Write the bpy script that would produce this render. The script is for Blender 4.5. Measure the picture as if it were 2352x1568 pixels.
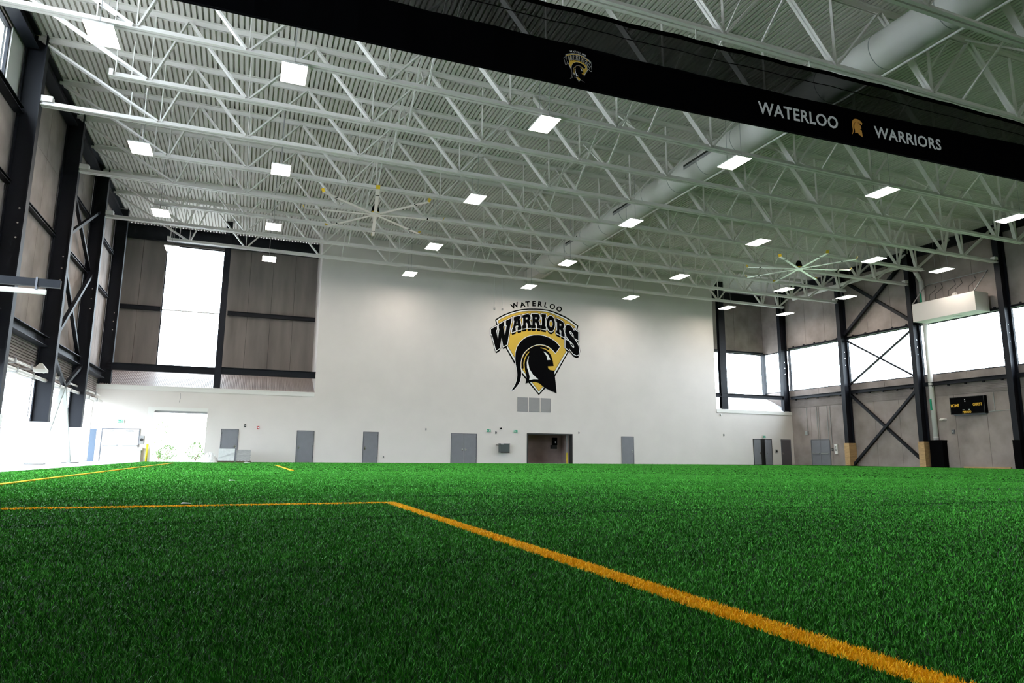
import bpy, math, random
import numpy as np
from mathutils import Vector, Matrix
from mathutils.geometry import tessellate_polygon

random.seed(7)
rng = np.random.default_rng(7)
SC = bpy.context.scene
for o in list(bpy.data.objects):
    bpy.data.objects.remove(o)
COL = SC.collection

# ------------------------------------------------------------------ camera
F_PX = 1553.76
yaw, pit, rol = 0.3728, 0.1686, 0.0086
Fw = Vector((math.sin(yaw) * math.cos(pit), math.cos(yaw) * math.cos(pit), math.sin(pit)))
R0 = Vector((math.cos(yaw), -math.sin(yaw), 0))
U0 = R0.cross(Fw)
Rr = R0 * math.cos(rol) + U0 * math.sin(rol)
Ur = U0 * math.cos(rol) - R0 * math.sin(rol)
cd = bpy.data.cameras.new('camera')
cam = bpy.data.objects.new('camera', cd)
COL.objects.link(cam)
m = Matrix.Identity(4)
for i in range(3):
    m[i][0], m[i][1], m[i][2] = Rr[i], Ur[i], -Fw[i]
m[0][3], m[1][3], m[2][3] = 0, 0, 0.5
cam.matrix_world = m
cd.sensor_width = 36
cd.lens = F_PX / 2352 * 36
cd.clip_start = 0.05
cd.clip_end = 600
SC.camera = cam

# ------------------------------------------------------------------ sky, sun, exposure
SKY, LAMP = 20.0, 52.0
w = bpy.data.worlds.new('overcast_sky')
SC.world = w
w.use_nodes = True
bg = w.node_tree.nodes['Background']
bg.inputs[0].default_value = (0.84, 0.92, 1.0, 1)
bg.inputs[1].default_value = SKY
vs = SC.view_settings
vs.view_transform = 'Standard'
vs.look = 'None'
vs.gamma = 1
vs.exposure = -0.15
vs.use_curve_mapping = False
SC.cycles.use_denoising = True
SC.cycles.use_adaptive_sampling = True
SC.cycles.adaptive_threshold = 0.04
SC.cycles.max_bounces = 5
SC.cycles.diffuse_bounces = 4
SC.cycles.transparent_max_bounces = 10
SC.cycles.sample_clamp_indirect = 6

# ------------------------------------------------------------------ materials
MATS = {}


def mat(name, col, rough=0.6, metal=0.0, noise=0.0, nscale=4.0, bump=0.0, bscale=60.0, emit=None, spec=0.5, stretch=None):
    mt = bpy.data.materials.new(name)
    mt.use_nodes = True
    nt = mt.node_tree
    b = nt.nodes['Principled BSDF']
    b.inputs['Base Color'].default_value = (*col, 1)
    b.inputs['Roughness'].default_value = rough
    b.inputs['Metallic'].default_value = metal
    b.inputs['Specular IOR Level'].default_value = spec
    tc = nt.nodes.new('ShaderNodeNewGeometry')
    src = tc.outputs['Position']
    if stretch:
        mp = nt.nodes.new('ShaderNodeMapping')
        mp.inputs['Scale'].default_value = stretch
        nt.links.new(src, mp.inputs['Vector'])
        src = mp.outputs['Vector']
    if noise:
        n = nt.nodes.new('ShaderNodeTexNoise')
        n.inputs['Scale'].default_value = nscale
        n.inputs['Detail'].default_value = 5
        nt.links.new(src, n.inputs['Vector'])
        r = nt.nodes.new('ShaderNodeMapRange')
        r.inputs['From Min'].default_value = 0.3
        r.inputs['From Max'].default_value = 0.7
        r.inputs['To Min'].default_value = 1 - noise
        r.inputs['To Max'].default_value = 1 + noise
        nt.links.new(n.outputs['Fac'], r.inputs['Value'])
        mx = nt.nodes.new('ShaderNodeVectorMath')
        mx.operation = 'SCALE'
        mx.inputs[0].default_value = col
        nt.links.new(r.outputs['Result'], mx.inputs['Scale'])
        nt.links.new(mx.outputs['Vector'], b.inputs['Base Color'])
    if bump:
        n2 = nt.nodes.new('ShaderNodeTexNoise')
        n2.inputs['Scale'].default_value = bscale
        nt.links.new(tc.outputs['Position'], n2.inputs['Vector'])
        bp = nt.nodes.new('ShaderNodeBump')
        bp.inputs['Strength'].default_value = bump
        bp.inputs['Distance'].default_value = 0.01
        nt.links.new(n2.outputs['Fac'], bp.inputs['Height'])
        nt.links.new(bp.outputs['Normal'], b.inputs['Normal'])
    if emit:
        b.inputs['Emission Color'].default_value = (*emit[0], 1)
        b.inputs['Emission Strength'].default_value = emit[1]
    MATS[name] = mt
    return mt


mat('white_wall', (0.73, 0.675, 0.645), 0.7, noise=0.03, nscale=0.6, bump=0.15, bscale=8)
mat('white_trim', (0.78, 0.76, 0.73), 0.6)
mat('concrete', (0.29, 0.24, 0.222), 0.85, noise=0.26, nscale=0.75, bump=0.2, bscale=14)
mat('concrete_streaked', (0.205, 0.178, 0.163), 0.85, noise=0.22, nscale=0.8, bump=0.2, bscale=14, stretch=(1.6, 1.6, 0.25))
mat('dark_steel', (0.007, 0.008, 0.013), 0.55, spec=0.25)
mat('white_steel', (0.86, 0.82, 0.79), 0.5)
mat('deck_white', (0.74, 0.695, 0.66), 0.6)
mat('duct_white', (0.78, 0.75, 0.72), 0.4, noise=0.03, nscale=1.2)
mat('seam_grey', (0.34, 0.36, 0.35), 0.5)
mat('slot_black', (0.02, 0.02, 0.02), 0.7)
mat('ledge_metal', (0.40, 0.34, 0.325), 0.5)
mat('ledge_white', (0.80, 0.82, 0.85), 0.4)
mat('door_grey', (0.20, 0.20, 0.225), 0.5, noise=0.04, nscale=3)
mat('door_dark', (0.10, 0.09, 0.10), 0.5)
mat('door_white', (0.8, 0.8, 0.8), 0.45)
mat('frame_grey', (0.13, 0.13, 0.15), 0.5)
mat('chrome', (0.7, 0.7, 0.7), 0.25, metal=1)
mat('box_green_grey', (0.06, 0.075, 0.075), 0.45)
mat('vent_grey', (0.36, 0.35, 0.355), 0.5)
mat('black', (0.0025, 0.0025, 0.003), 0.8, spec=0.03)
mat('black_cloth', (0.0016, 0.0016, 0.002), 0.9, spec=0.0)
mat('gold', (0.68, 0.43, 0.035), 0.6)
mat('orange_print', (0.55, 0.24, 0.012), 0.6)
mat('white_print', (0.86, 0.85, 0.85), 0.6)
mat('grey_print', (0.62, 0.63, 0.66), 0.6)
mat('amber_print', (0.95, 0.55, 0.03), 0.5)
mat('plywood', (0.48, 0.30, 0.14), 0.7, noise=0.2, nscale=3, stretch=(1, 1, 6))
mat('yellow_paint', (0.8, 0.6, 0.02), 0.5)
mat('yellow_plastic', (0.75, 0.5, 0.02), 0.45)
mat('alu', (0.95, 0.93, 0.90), 0.3, metal=0.6)
mat('pavement', (0.72, 0.71, 0.70), 0.8, noise=0.05, nscale=2)
mat('ground_outside', (0.42, 0.41, 0.38), 0.9, noise=0.1, nscale=1)
mat('dark_ground_outside', (0.05, 0.085, 0.03), 0.9, noise=0.2, nscale=1)
mat('leaf', (0.07, 0.14, 0.025), 0.6)
mat('bark', (0.12, 0.08, 0.05), 0.8)
mat('green_sign', (0.0, 0.32, 0.17), 0.5)
mat('pad_blue', (0.07, 0.10, 0.15), 0.6)
mat('red_paint', (0.5, 0.02, 0.02), 0.5)
mat('wrap_plastic', (0.78, 0.78, 0.78), 0.35, noise=0.08, nscale=8)
mat('grey_stack', (0.42, 0.41, 0.41), 0.7, noise=0.2, nscale=5, stretch=(1, 1, 8))
mat('pallet_wood', (0.10, 0.07, 0.05), 0.8)
mat('alcove_wall', (0.42, 0.33, 0.30), 0.85, noise=0.12, nscale=1.5)
mat('lamp_lens', (0.9, 0.9, 0.9), 0.4, emit=((1.0, 0.91, 0.80), LAMP))
mat('lamp_housing', (0.7, 0.7, 0.7), 0.4)

# glass: mostly clear, a little gloss
g = bpy.data.materials.new('glass')
g.use_nodes = True
nt = g.node_tree
nt.nodes.clear()
out = nt.nodes.new('ShaderNodeOutputMaterial')
tr = nt.nodes.new('ShaderNodeBsdfTransparent')
tr.inputs[0].default_value = (0.93, 0.96, 0.97, 1)
gl = nt.nodes.new('ShaderNodeBsdfGlossy')
gl.inputs['Roughness'].default_value = 0.05
mx = nt.nodes.new('ShaderNodeMixShader')
mx.inputs[0].default_value = 0.06
nt.links.new(tr.outputs[0], mx.inputs[1])
nt.links.new(gl.outputs[0], mx.inputs[2])
nt.links.new(mx.outputs[0], out.inputs[0])
MATS['glass'] = g
# netting: black mesh fabric one can see through
g = bpy.data.materials.new('netting')
g.use_nodes = True
nt = g.node_tree
nt.nodes.clear()
out = nt.nodes.new('ShaderNodeOutputMaterial')
tr = nt.nodes.new('ShaderNodeBsdfTransparent')
df = nt.nodes.new('ShaderNodeBsdfDiffuse')
df.inputs[0].default_value = (0.0025, 0.0025, 0.003, 1)
mx = nt.nodes.new('ShaderNodeMixShader')
mx.inputs[0].default_value = 0.91
nt.links.new(tr.outputs[0], mx.inputs[1])
nt.links.new(df.outputs[0], mx.inputs[2])
nt.links.new(mx.outputs[0], out.inputs[0])
MATS['netting'] = g


def grass_mat(name, lo, hi, spec):
    mt = bpy.data.materials.new(name)
    mt.use_nodes = True
    nt = mt.node_tree
    b = nt.nodes['Principled BSDF']
    at = nt.nodes.new('ShaderNodeAttribute')
    at.attribute_name = 'tone'
    cr = nt.nodes.new('ShaderNodeValToRGB')
    cr.color_ramp.elements[0].color = (*lo, 1)
    cr.color_ramp.elements[1].color = (*hi, 1)
    nt.links.new(at.outputs['Fac'], cr.inputs['Fac'])
    nt.links.new(cr.outputs['Color'], b.inputs['Base Color'])
    b.inputs['Roughness'].default_value = 0.5
    b.inputs['Specular IOR Level'].default_value = spec
    MATS[name] = mt


grass_mat('grass_green', (0.004, 0.055, 0.005), (0.09, 0.43, 0.048), 0.08)
grass_mat('grass_yellow', (0.85, 0.40, 0.004), (1.0, 0.70, 0.03), 0.1)
mt = mat('turf', (0.014, 0.062, 0.010), 1.0, noise=0.25, nscale=0.9, bump=0.5, bscale=90, spec=0.0, stretch=(0.5, 2.4, 1))
mat('turf_backing', (0.006, 0.03, 0.006), 0.9, spec=0.1)
mat('turf_yellow', (0.80, 0.46, 0.012), 0.8, spec=0.15)


# ------------------------------------------------------------------ mesh helpers
class MB:
    def __init__(s):
        s.v = []
        s.f = []

    def quad(s, a, b, c, d):
        n = len(s.v)
        s.v += [a, b, c, d]
        s.f.append((n, n + 1, n + 2, n + 3))
        return s

    def box(s, x0, x1, y0, y1, z0, z1):
        n = len(s.v)
        s.v += [(x0, y0, z0), (x1, y0, z0), (x1, y1, z0), (x0, y1, z0), (x0, y0, z1), (x1, y0, z1), (x1, y1, z1), (x0, y1, z1)]
        for q in ((0, 3, 2, 1), (4, 5, 6, 7), (0, 1, 5, 4), (1, 2, 6, 5), (2, 3, 7, 6), (3, 0, 4, 7)):
            s.f.append(tuple(n + i for i in q))
        return s

    def bar(s, p, q, w, h, up=(0, 0, 1)):
        p, q = Vector(p), Vector(q)
        d = (q - p).normalized()
        u = Vector(up)
        if abs(d.dot(u)) > 0.98:
            u = Vector((0, 1, 0))
        sx = d.cross(u).normalized() * (w / 2)
        sz = sx.cross(d).normalized() * (h / 2)
        n = len(s.v)
        for e in (p, q):
            for a, b in ((-1, -1), (1, -1), (1, 1), (-1, 1)):
                s.v.append(tuple(e + sx * a + sz * b))
        for k in ((0, 1, 2, 3), (7, 6, 5, 4), (0, 4, 5, 1), (1, 5, 6, 2), (2, 6, 7, 3), (3, 7, 4, 0)):
            s.f.append(tuple(n + i for i in k))
        return s

    def tube(s, p, q, r, n=12, r2=None, caps=True):
        p, q = Vector(p), Vector(q)
        r2 = r if r2 is None else r2
        d = (q - p).normalized()
        a = d.orthogonal().normalized()
        b = d.cross(a)
        k = len(s.v)
        for e, rr in ((p, r), (q, r2)):
            for i in range(n):
                t = 2 * math.pi * i / n
                s.v.append(tuple(e + (a * math.cos(t) + b * math.sin(t)) * rr))
        for i in range(n):
            j = (i + 1) % n
            s.f.append((k + i, k + j, k + n + j, k + n + i))
        if caps:
            s.f.append(tuple(k + n - 1 - i for i in range(n)))
            s.f.append(tuple(k + n + i for i in range(n)))
        return s

    def ibeam_v(s, x0, x1, y, fw, z0, z1, t=0.05, wt=0.03):
        # upright I section, flanges at x0 and x1 facing +-X, web between
        s.box(x0, x0 + t, y - fw / 2, y + fw / 2, z0, z1)
        s.box(x1 - t, x1, y - fw / 2, y + fw / 2, z0, z1)
        s.box(x0 + t, x1 - t, y - wt / 2, y + wt / 2, z0, z1)
        return s

    def shift(s, d):
        s.v = [(a - d[0], b - d[1], c - d[2]) for a, b, c in s.v]
        return s

    def mesh(s, name, mtl, smooth=False):
        me = bpy.data.meshes.new(name)
        me.from_pydata(s.v, [], s.f)
        me.materials.append(MATS[mtl])
        if smooth:
            me.polygons.foreach_set('use_smooth', [True] * len(me.polygons))
        me.update()
        return me


def link(o, parent=None):
    COL.objects.link(o)
    if parent is not None:
        o.parent = parent
    return o


def tag(o, label=None, cat=None, group=None, kind=None):
    if label:
        o['label'] = label
    if cat:
        o['category'] = cat
    if group:
        o['group'] = group
    if kind:
        o['kind'] = kind
    return o


def thing(name, label, cat, loc=(0, 0, 0), group=None, rz=0.0):
    o = bpy.data.objects.new(name, None)
    o.location = loc
    o.rotation_euler = (0, 0, rz)
    link(o)
    return tag(o, label, cat, group, 'thing')


def part(name, mb, mtl, parent, smooth=False, world=True):
    """A mesh under its thing; vertices given in world space (world=True) or in the thing's own space."""
    if world and parent is not None:
        L = Vector(parent.location)
        if parent.parent is not None:
            L = L + Vector(parent.parent.location)
        mb.shift(L)
    return link(bpy.data.objects.new(name, mb.mesh(name, mtl, smooth)), parent)


def solo(name, mb, mtl, label, cat, group=None, smooth=False):
    vs_ = np.array(mb.v)
    c = (vs_.min(0) + vs_.max(0)) / 2
    c[2] = vs_[:, 2].min()
    mb.shift(c)
    o = link(bpy.data.objects.new(name, mb.mesh(name, mtl, smooth)))
    o.location = c
    return tag(o, label, cat, group, 'thing')


def struct(name, mb, mtl, parent=None, label=None, smooth=False):
    o = link(bpy.data.objects.new(name, mb.mesh(name, mtl, smooth)), parent)
    if parent is None:
        o['kind'] = 'structure'
        if label:
            o['label'] = label
    return o


def inst(name, me, parent, loc=(0, 0, 0)):
    o = bpy.data.objects.new(name, me)
    o.location = loc
    return link(o, parent)


ORD = ['first', 'second', 'third', 'fourth', 'fifth', 'sixth', 'seventh', 'eighth', 'ninth', 'tenth', 'eleventh', 'twelfth', 'thirteenth']

# ------------------------------------------------------------------ main dimensions (metres)
XL, XR = -8.75, 46.3            # inner faces of the side walls
YB, YF, YE = -16.0, 48.26, 51.5  # back wall, low far wall, set-back end wall
ZD = 16.2                       # underside of roof deck
S = 3.2761
YT = [22.03 + S * k for k in range(-5, 8)]      # truss lines
YC = [22.03 + 2 * S * k for k in range(-5, 5)]  # column lines (every second truss), last = far wall line
BX0, BX1 = 4.32, 37.95          # central white block

# ------------------------------------------------------------------ floor
fl = struct('floor', MB().box(-5.75, XR + 0.3, YB, YF + 0.02, -0.2, 0.0), 'turf', label='green artificial turf field')
struct('floor_pavement', MB().box(XL - 0.6, -5.752, YB, YF + 0.02, -0.2, 0.005), 'pavement', label='pale paved strip between turf and left wall')
struct('ground_dark_right', MB().box(XR + 0.31, 120, -60, 140, -0.5, -0.21), 'dark_ground_outside', label='unseen dark ground added outside the right wall')  # unseen; split off and darkened to cut bounce light at the right
struct('ground_outside', MB().box(-90, XR + 0.3, -60, 140, -0.5, -0.21).box(-9.3, 4, YF + 0.03, 75, -0.2, -0.02), 'ground_outside', label='pale ground outside the hall')

# ------------------------------------------------------------------ ceiling deck: fluted sheets
ce = struct('ceiling', MB().box(XL - 0.4, XR + 0.4, YB - 0.3, YE + 0.4, ZD + 0.14, ZD + 0.3), 'deck_white', label='white fluted steel roof deck')
pm = MB()
prof = []
for i in range(4):
    x = i * 0.2
    prof += [(x, 0.0), (x + 0.128, 0.0), (x + 0.138, 0.13), (x + 0.19, 0.13)]
prof.append((0.8, 0.0))
for (a, za), (b, zb) in zip(prof[:-1], prof[1:]):
    pm.quad((a, YB, za), (b, YB, zb), (b, YE, zb), (a, YE, za))
sheet = pm.mesh('deck_sheet', 'deck_white')
for i in range(69):
    inst('deck_sheet', sheet, ce, (XL - 0.05 + 0.8 * i, 0, ZD))

# ------------------------------------------------------------------ white far wall
def holes_wall(mb, x0, x1, z0, z1, y0, y1, holes):
    """wall slab in the XZ plane with rectangular holes (x0,x1,z0,z1)"""
    xs = sorted({x0, x1} | {h[0] for h in holes} | {h[1] for h in holes})
    for a, b in zip(xs[:-1], xs[1:]):
        cuts = sorted((h[2], h[3]) for h in holes if h[0] <= a + 1e-6 and h[1] >= b - 1e-6)
        z = z0
        for c0, c1 in cuts:
            if c0 > z + 1e-6:
                mb.box(a, b, y0, y1, z, c0)
            z = c1
        if z < z1 - 1e-6:
            mb.box(a, b, y0, y1, z, z1)
    return mb


OPEN = (20.16, 24.06, 0.0, 2.30)
ROLL = (-5.72, -2.32, 0.0, 3.36)
wf = MB()
holes_wall(wf, XL - 0.3, BX0, 0, 4.72, YF, YF + 0.55, [ROLL])
holes_wall(wf, BX0, BX1, 0, ZD - 0.02, YF, YF + 0.5, [OPEN])
holes_wall(wf, BX1, XR, 0, 4.72, YF, YF + 0.5, [])
wf.box(BX0, BX0 + 0.3, YF + 0.5, YE, 4.6, ZD - 0.02)
wf.box(BX1 - 0.3, BX1, YF + 0.5, YE, 4.6, ZD - 0.02)
struct('wall_far', wf, 'white_wall', label='white painted block wall with emblem and doors')
struct('trim_1', MB().box(XL, BX0 - 0.01, YF - 0.03, YF + 0.05, 4.45, 4.70).box(XL, BX0 - 0.01, YF - 0.05, YF + 0.08, 4.68, 4.74), 'white_trim', label='white cap flashing along the low wall at left')
struct('trim_2', MB().box(BX1 + 0.01, XR - 0.01, YF - 0.05, YF + 0.05, 4.42, 4.72), 'white_trim', label='white cap flashing along the low wall at right')
# sloped ledges between low wall and end wall
lm = MB()
n = 130
dx = (BX0 - XL) / n
for i in range(n):
    a = XL + i * dx
    for xa, xb, za, zb in ((a, a + dx * 0.55, 0.0, 0.0), (a + dx * 0.55, a + dx * 0.65, 0, 0.035), (a + dx * 0.65, a + dx * 0.9, 0.035, 0.035), (a + dx * 0.9, a + dx, 0.035, 0)):
        lm.quad((xa, YF + 0.06, 4.72 + za), (xb, YF + 0.06, 4.72 + zb), (xb, YE, 6.15 + zb), (xa, YE, 6.15 + za))
struct('trim_3', lm, 'ledge_metal', label='corrugated metal ledge sloping up to the end wall at left')
struct('trim_4', MB().quad((BX1, YF + 0.04, 4.71), (XR, YF + 0.04, 4.71), (XR, YE, 6.2), (BX1, YE, 6.2)), 'ledge_white', label='smooth white ledge sloping up to the windows at right')

# ------------------------------------------------------------------ end walls above the ledges (precast panels)
def panel_row(parent, axis, lo, hi, step, face, thick, z0, z1, mtl, seam=0.018):
    """precast panels side by side, joints left open; axis 'x' or 'y' is the running direction"""
    k = max(1, round((hi - lo) / step))
    st = (hi - lo) / k
    for i in range(k):
        a, b = lo + i * st + seam / 2, lo + (i + 1) * st - seam / 2
        mb = MB()
        if axis == 'x':
            mb.box(a, b, face, face + thick, z0 + seam / 2, z1 - seam / 2)
        else:
            mb.box(face, face + thick, a, b, z0 + seam / 2, z1 - seam / 2)
        part('concrete_panel', mb, mtl, parent, world=False)


we = struct('wall_end_left', holes_wall(MB(), XL - 0.3, BX0 + 0.2, 0, ZD, YE + 0.2, YE + 0.3, [(-5.9, -2.2, 0, 4.0), (-5.95, -1.95, 6.3, 15.0)]), 'slot_black', label='grey precast concrete end wall beside the tall window')
panel_row(we, 'x', XL - 0.1, -5.95, 1.45, YE, 0.2, 6.0, ZD, 'concrete_streaked')
panel_row(we, 'x', -1.95, BX0, 1.6, YE, 0.2, 6.0, ZD, 'concrete_streaked')
panel_row(we, 'x', -5.95, -1.95, 4, YE, 0.2, 15.0, ZD, 'concrete_streaked')
panel_row(we, 'x', -5.95, -1.95, 4, YE, 0.2, 5.9, 6.3, 'concrete_streaked')
wr = struct('wall_end_right', holes_wall(MB(), BX1 - 0.2, XR + 0.3, 4.5, ZD, YE + 0.2, YE + 0.3, [(BX1, XR - 0.1, 6.35, 10.4)]), 'slot_black', label='grey precast concrete end wall above corner windows')
panel_row(wr, 'x', BX1, XR, 1.7, YE, 0.2, 10.45, ZD, 'concrete')

# ------------------------------------------------------------------ windows
WIN = [0]


def window(y_or_x, axis, lo, hi, z0, z1, face, mulls=(), rails=(), fr=0.09, fmat='dark_steel', label=None):
    WIN[0] += 1
    mb = MB()

    def bx(a, b, c, d):
        if axis == 'x':
            mb.box(a, b, face - 0.05, face + 0.05, c, d)
        else:
            mb.box(face - 0.05, face + 0.05, a, b, c, d)
    bx(lo, hi, z0, z0 + fr)
    bx(lo, hi, z1 - fr, z1)
    bx(lo, lo + fr, z0 + fr, z1 - fr)
    bx(hi - fr, hi, z0 + fr, z1 - fr)
    for q in mulls:
        bx(q - 0.03, q + 0.03, z0 + fr, z1 - fr)
    o = struct('window_%d' % WIN[0], mb, fmat, label=label)
    for q in rails:
        rb = MB()
        if axis == 'x':
            rb.box(lo + fr, hi - fr, face - 0.04, face + 0.04, q - 0.035, q + 0.035)
        else:
            rb.box(face - 0.04, face + 0.04, lo + fr, hi - fr, q - 0.035, q + 0.035)
        part('window_rail', rb, 'white_trim', o, world=False)
    edges = [lo + fr] + [q for q in mulls] + [hi - fr]
    zed = [z0 + fr] + list(rails) + [z1 - fr]
    for a, b in zip(edges[:-1], edges[1:]):
        for c, d in zip(zed[:-1], zed[1:]):
            pb = MB()
            if axis == 'x':
                pb.box(a, b, face - 0.008, face + 0.008, c, d)
            else:
                pb.box(face - 0.008, face + 0.008, a, b, c, d)
            part('pane', pb, 'glass', o, world=False)
    return o


window(0, 'x', -5.95, -1.95, 6.3, 15.0, YE + 0.12, rails=(10.35,), fr=0.06, label='tall bright window in the end wall at left')
window(0, 'x', BX1, XR - 0.02, 6.3, 10.42, YE + 0.1, fr=0.08, label='bright end wall window in the right corner')

# ------------------------------------------------------------------ right wall
Y0R = YB
rw = struct('wall_right', MB().box(XR + 0.2, XR + 0.3, YB, YE + 0.3, 0, 6.6).box(XR + 0.2, XR + 0.3, YB, YE + 0.3, 10.4, ZD), 'slot_black', label='grey precast concrete wall with long window band')
lines_r = [y for y in YC if y > YB] + [YE]
prev = YB
for y in lines_r:
    panel_row(rw, 'y', prev, y, 2.2, XR, 0.2, 0.0, 5.05, 'concrete')
    panel_row(rw, 'y', prev, y, 3.3, XR, 0.2, 6.08, 6.62, 'concrete')
    panel_row(rw, 'y', prev, y, 2.2, XR, 0.2, 10.42, ZD, 'concrete')
    rb = MB()
    z = 5.05
    while z < 6.05:
        rb.box(XR - 0.03, XR + 0.2, prev + 0.01, y - 0.01, z + 0.04, z + 0.10)
        rb.box(XR + 0.03, XR + 0.2, prev + 0.01, y - 0.01, z, z + 0.04)
        z += 0.1
    part('ribbed_band', rb, 'concrete', rw, world=False)
    if y > 8:
        window(0, 'y', prev + (0.0 if prev == YB else 0.05), y - 0.05, 6.62, 10.42, XR + 0.1, fr=0.07,
               rails=(7.35,) if False else (), label='bright window in the right wall band ending %.0f metres down the hall' % y)
    prev = y

# ------------------------------------------------------------------ left wall
lw = struct('wall_left', MB().box(XL - 0.3, XL - 0.2, YB, 8.93, 3.75, ZD).box(XL - 0.3, XL - 0.2, 27.3, YE + 0.3, 3.75, ZD).box(XL - 0.3, XL - 0.2, 22.03, 27.3, 3.75, 13.0).box(XL - 0.3, XL - 0.2, 8.93, 22.03, 3.75, 5.5).box(XL - 0.3, XL - 0.2, 8.93, 27.3, 15.6, ZD), 'slot_black', label='tall grey precast concrete wall with dark columns')
prev = YB
for y in lines_r:
    tall = 9 < y < 23  # bays with tall windows added out of view for daylight from the left
    if not tall:
        panel_row(lw, 'y', prev, y, 2.2 if y < 40 else 1.65, XL - 0.2, 0.2, 5.15, 13.0, 'concrete')
        if y < 9 or y > 29:
            panel_row(lw, 'y', prev, y, 2.2, XL - 0.2, 0.2, 13.0, ZD, 'concrete')
    else:
        panel_row(lw, 'y', prev, y, 2.2, XL - 0.2, 0.2, 5.15, 5.55, 'concrete')
        panel_row(lw, 'y', prev, y, 2.2, XL - 0.2, 0.2, 15.55, ZD, 'concrete')
        window(0, 'y', prev + 0.05, y - 0.05, 5.55, 15.55, XL - 0.1, fr=0.07, rails=(8.8, 12.1), label='added unseen tall window on the left wall ending %.0f metres down the hall' % y)
    rb = MB()
    z = 3.75
    while z < 5.1:
        rb.box(XL - 0.2, XL + 0.03, prev + 0.01, y - 0.01, z + 0.04, z + 0.115)
        rb.box(XL - 0.2, XL - 0.03, prev + 0.01, y - 0.01, z, z + 0.04)
        z += 0.115
    part('ribbed_band', rb, 'concrete', lw, world=False)
    prev = y
panel_row(lw, 'y', 27.2, 28.58, 1.4, XL - 0.2, 0.2, 13.0, ZD, 'white_trim')
panel_row(lw, 'y', 22.03, 27.2, 5.2, XL - 0.2, 0.2, 15.55, ZD, 'concrete')
window(0, 'y', 22.1, 27.2, 13.1, 15.55, XL - 0.1, fr=0.07, label='high bright window at the top of the left wall')
prev = 8.93
for y in [v for v in YC if v > 9]:
    window(0, 'y', prev, y, 0.02, 3.72, XL - 0.1, fr=0.06, mulls=[prev + (y - prev) * t for t in (0.25, 0.5, 0.75)], rails=(), fmat='white_trim',
           label='glazed strip at the foot of the left wall ending %.0f metres down the hall' % y)
    prev = y
struct('wall_left_low', MB().box(XL - 0.25, XL, YB, 8.93, 0, 3.75), 'concrete', label='low concrete part of the left wall')
struct('wall_back', MB().box(XL - 0.4, XR + 0.4, YB - 0.3, YB, -0.2, ZD + 0.1), 'concrete', label='concrete wall behind the camera')

# ------------------------------------------------------------------ columns
cn_l = {3: 'fourth', 2: 'third', 1: 'second', 0: 'first'}
COLMESH = {}


def column(side, y, label, z1=ZD, pad=None, z0=0.0):
    x0, x1 = (-8.68, -8.0) if side == 'l' else (45.52, 46.22)
    t = thing('steel_column', label, 'column', ((x0 + x1) / 2, y, 0), 'dark steel columns of the side walls')
    part('shaft', MB().ibeam_v(x0, x1, y, 0.36, z0, z1), 'dark_steel', t)
    part('base_plate', MB().box(x0 - 0.03, x1 + 0.03, y - 0.2, y + 0.2, z0 + 0.006, z0 + 0.03), 'dark_steel', t)
    inner = x1 if side == 'l' else x0
    bl = MB()
    for z in (8.2, 8.75, 9.3):
        bl.tube(((x0 + x1) / 2 + 0.12, y - 0.03, z), ((x0 + x1) / 2 + 0.12, y - 0.015, z), 0.035, 8)
    part('bolts', bl, 'chrome', t)
    mt_ = {'white': 'door_white', 'ply': 'plywood', 'black': 'black'}.get(pad)
    if pad:
        e = 0.04
        part('column_wrap', MB().box(x0 - e, x1 + e, y - 0.24, y + 0.24, 0.035, 1.82), mt_, t)
    return t


yl_ = [y for y in YC if 8 < y < 49]
for i, y in enumerate(yl_):
    far = len(yl_) - 1 - i
    near_txt = 'in the far left corner' if far == 0 else '%s from the far corner on the left wall' % ORD[far]
    column('l', y if far else y + 0.25, 'dark steel column %s, base wrapped white' % near_txt if far else 'dark steel column in the far left corner of the hall', pad='white' if far else None, z0=0.0 if far else 4.73)
    near_txt = 'beside the far right corner windows' if far == 0 else '%s from the far corner on the right wall' % ORD[far]
    padr = {0: None, 1: 'ply', 2: 'ply'}.get(far, 'black')
    column('r', y if far else y + 0.25, 'dark steel column %s' % near_txt, pad=padr, z0=0.0 if far else 4.73)

# columns standing on the ledges
t = thing('steel_column', 'dark steel column standing on the corrugated ledge beside the tall window', 'column', (-1.9, 48.5, 4.8))
part('shaft', MB().box(-2.1, -1.7, 48.32, 48.36, 4.8, ZD).box(-2.1, -1.7, 48.64, 48.68, 4.8, ZD).box(-1.92, -1.88, 48.36, 48.64, 4.8, ZD), 'dark_steel', t)
t = thing('steel_column', 'dark steel column standing on the white ledge before the end windows', 'column', (38.95, 48.5, 4.75))
part('shaft', MB().box(38.65, 39.3, 48.32, 48.36, 4.75, ZD).box(38.65, 39.3, 48.64, 48.68, 4.75, ZD).box(38.94, 39.0, 48.36, 48.64, 4.75, ZD), 'dark_steel', t)
# window corner post
solo('corner_post', MB().box(46.05, 46.3, 51.25, 51.5, 6.2, 10.45), 'dark_steel', 'slim dark post in the corner between end and right windows', 'post')

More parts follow.
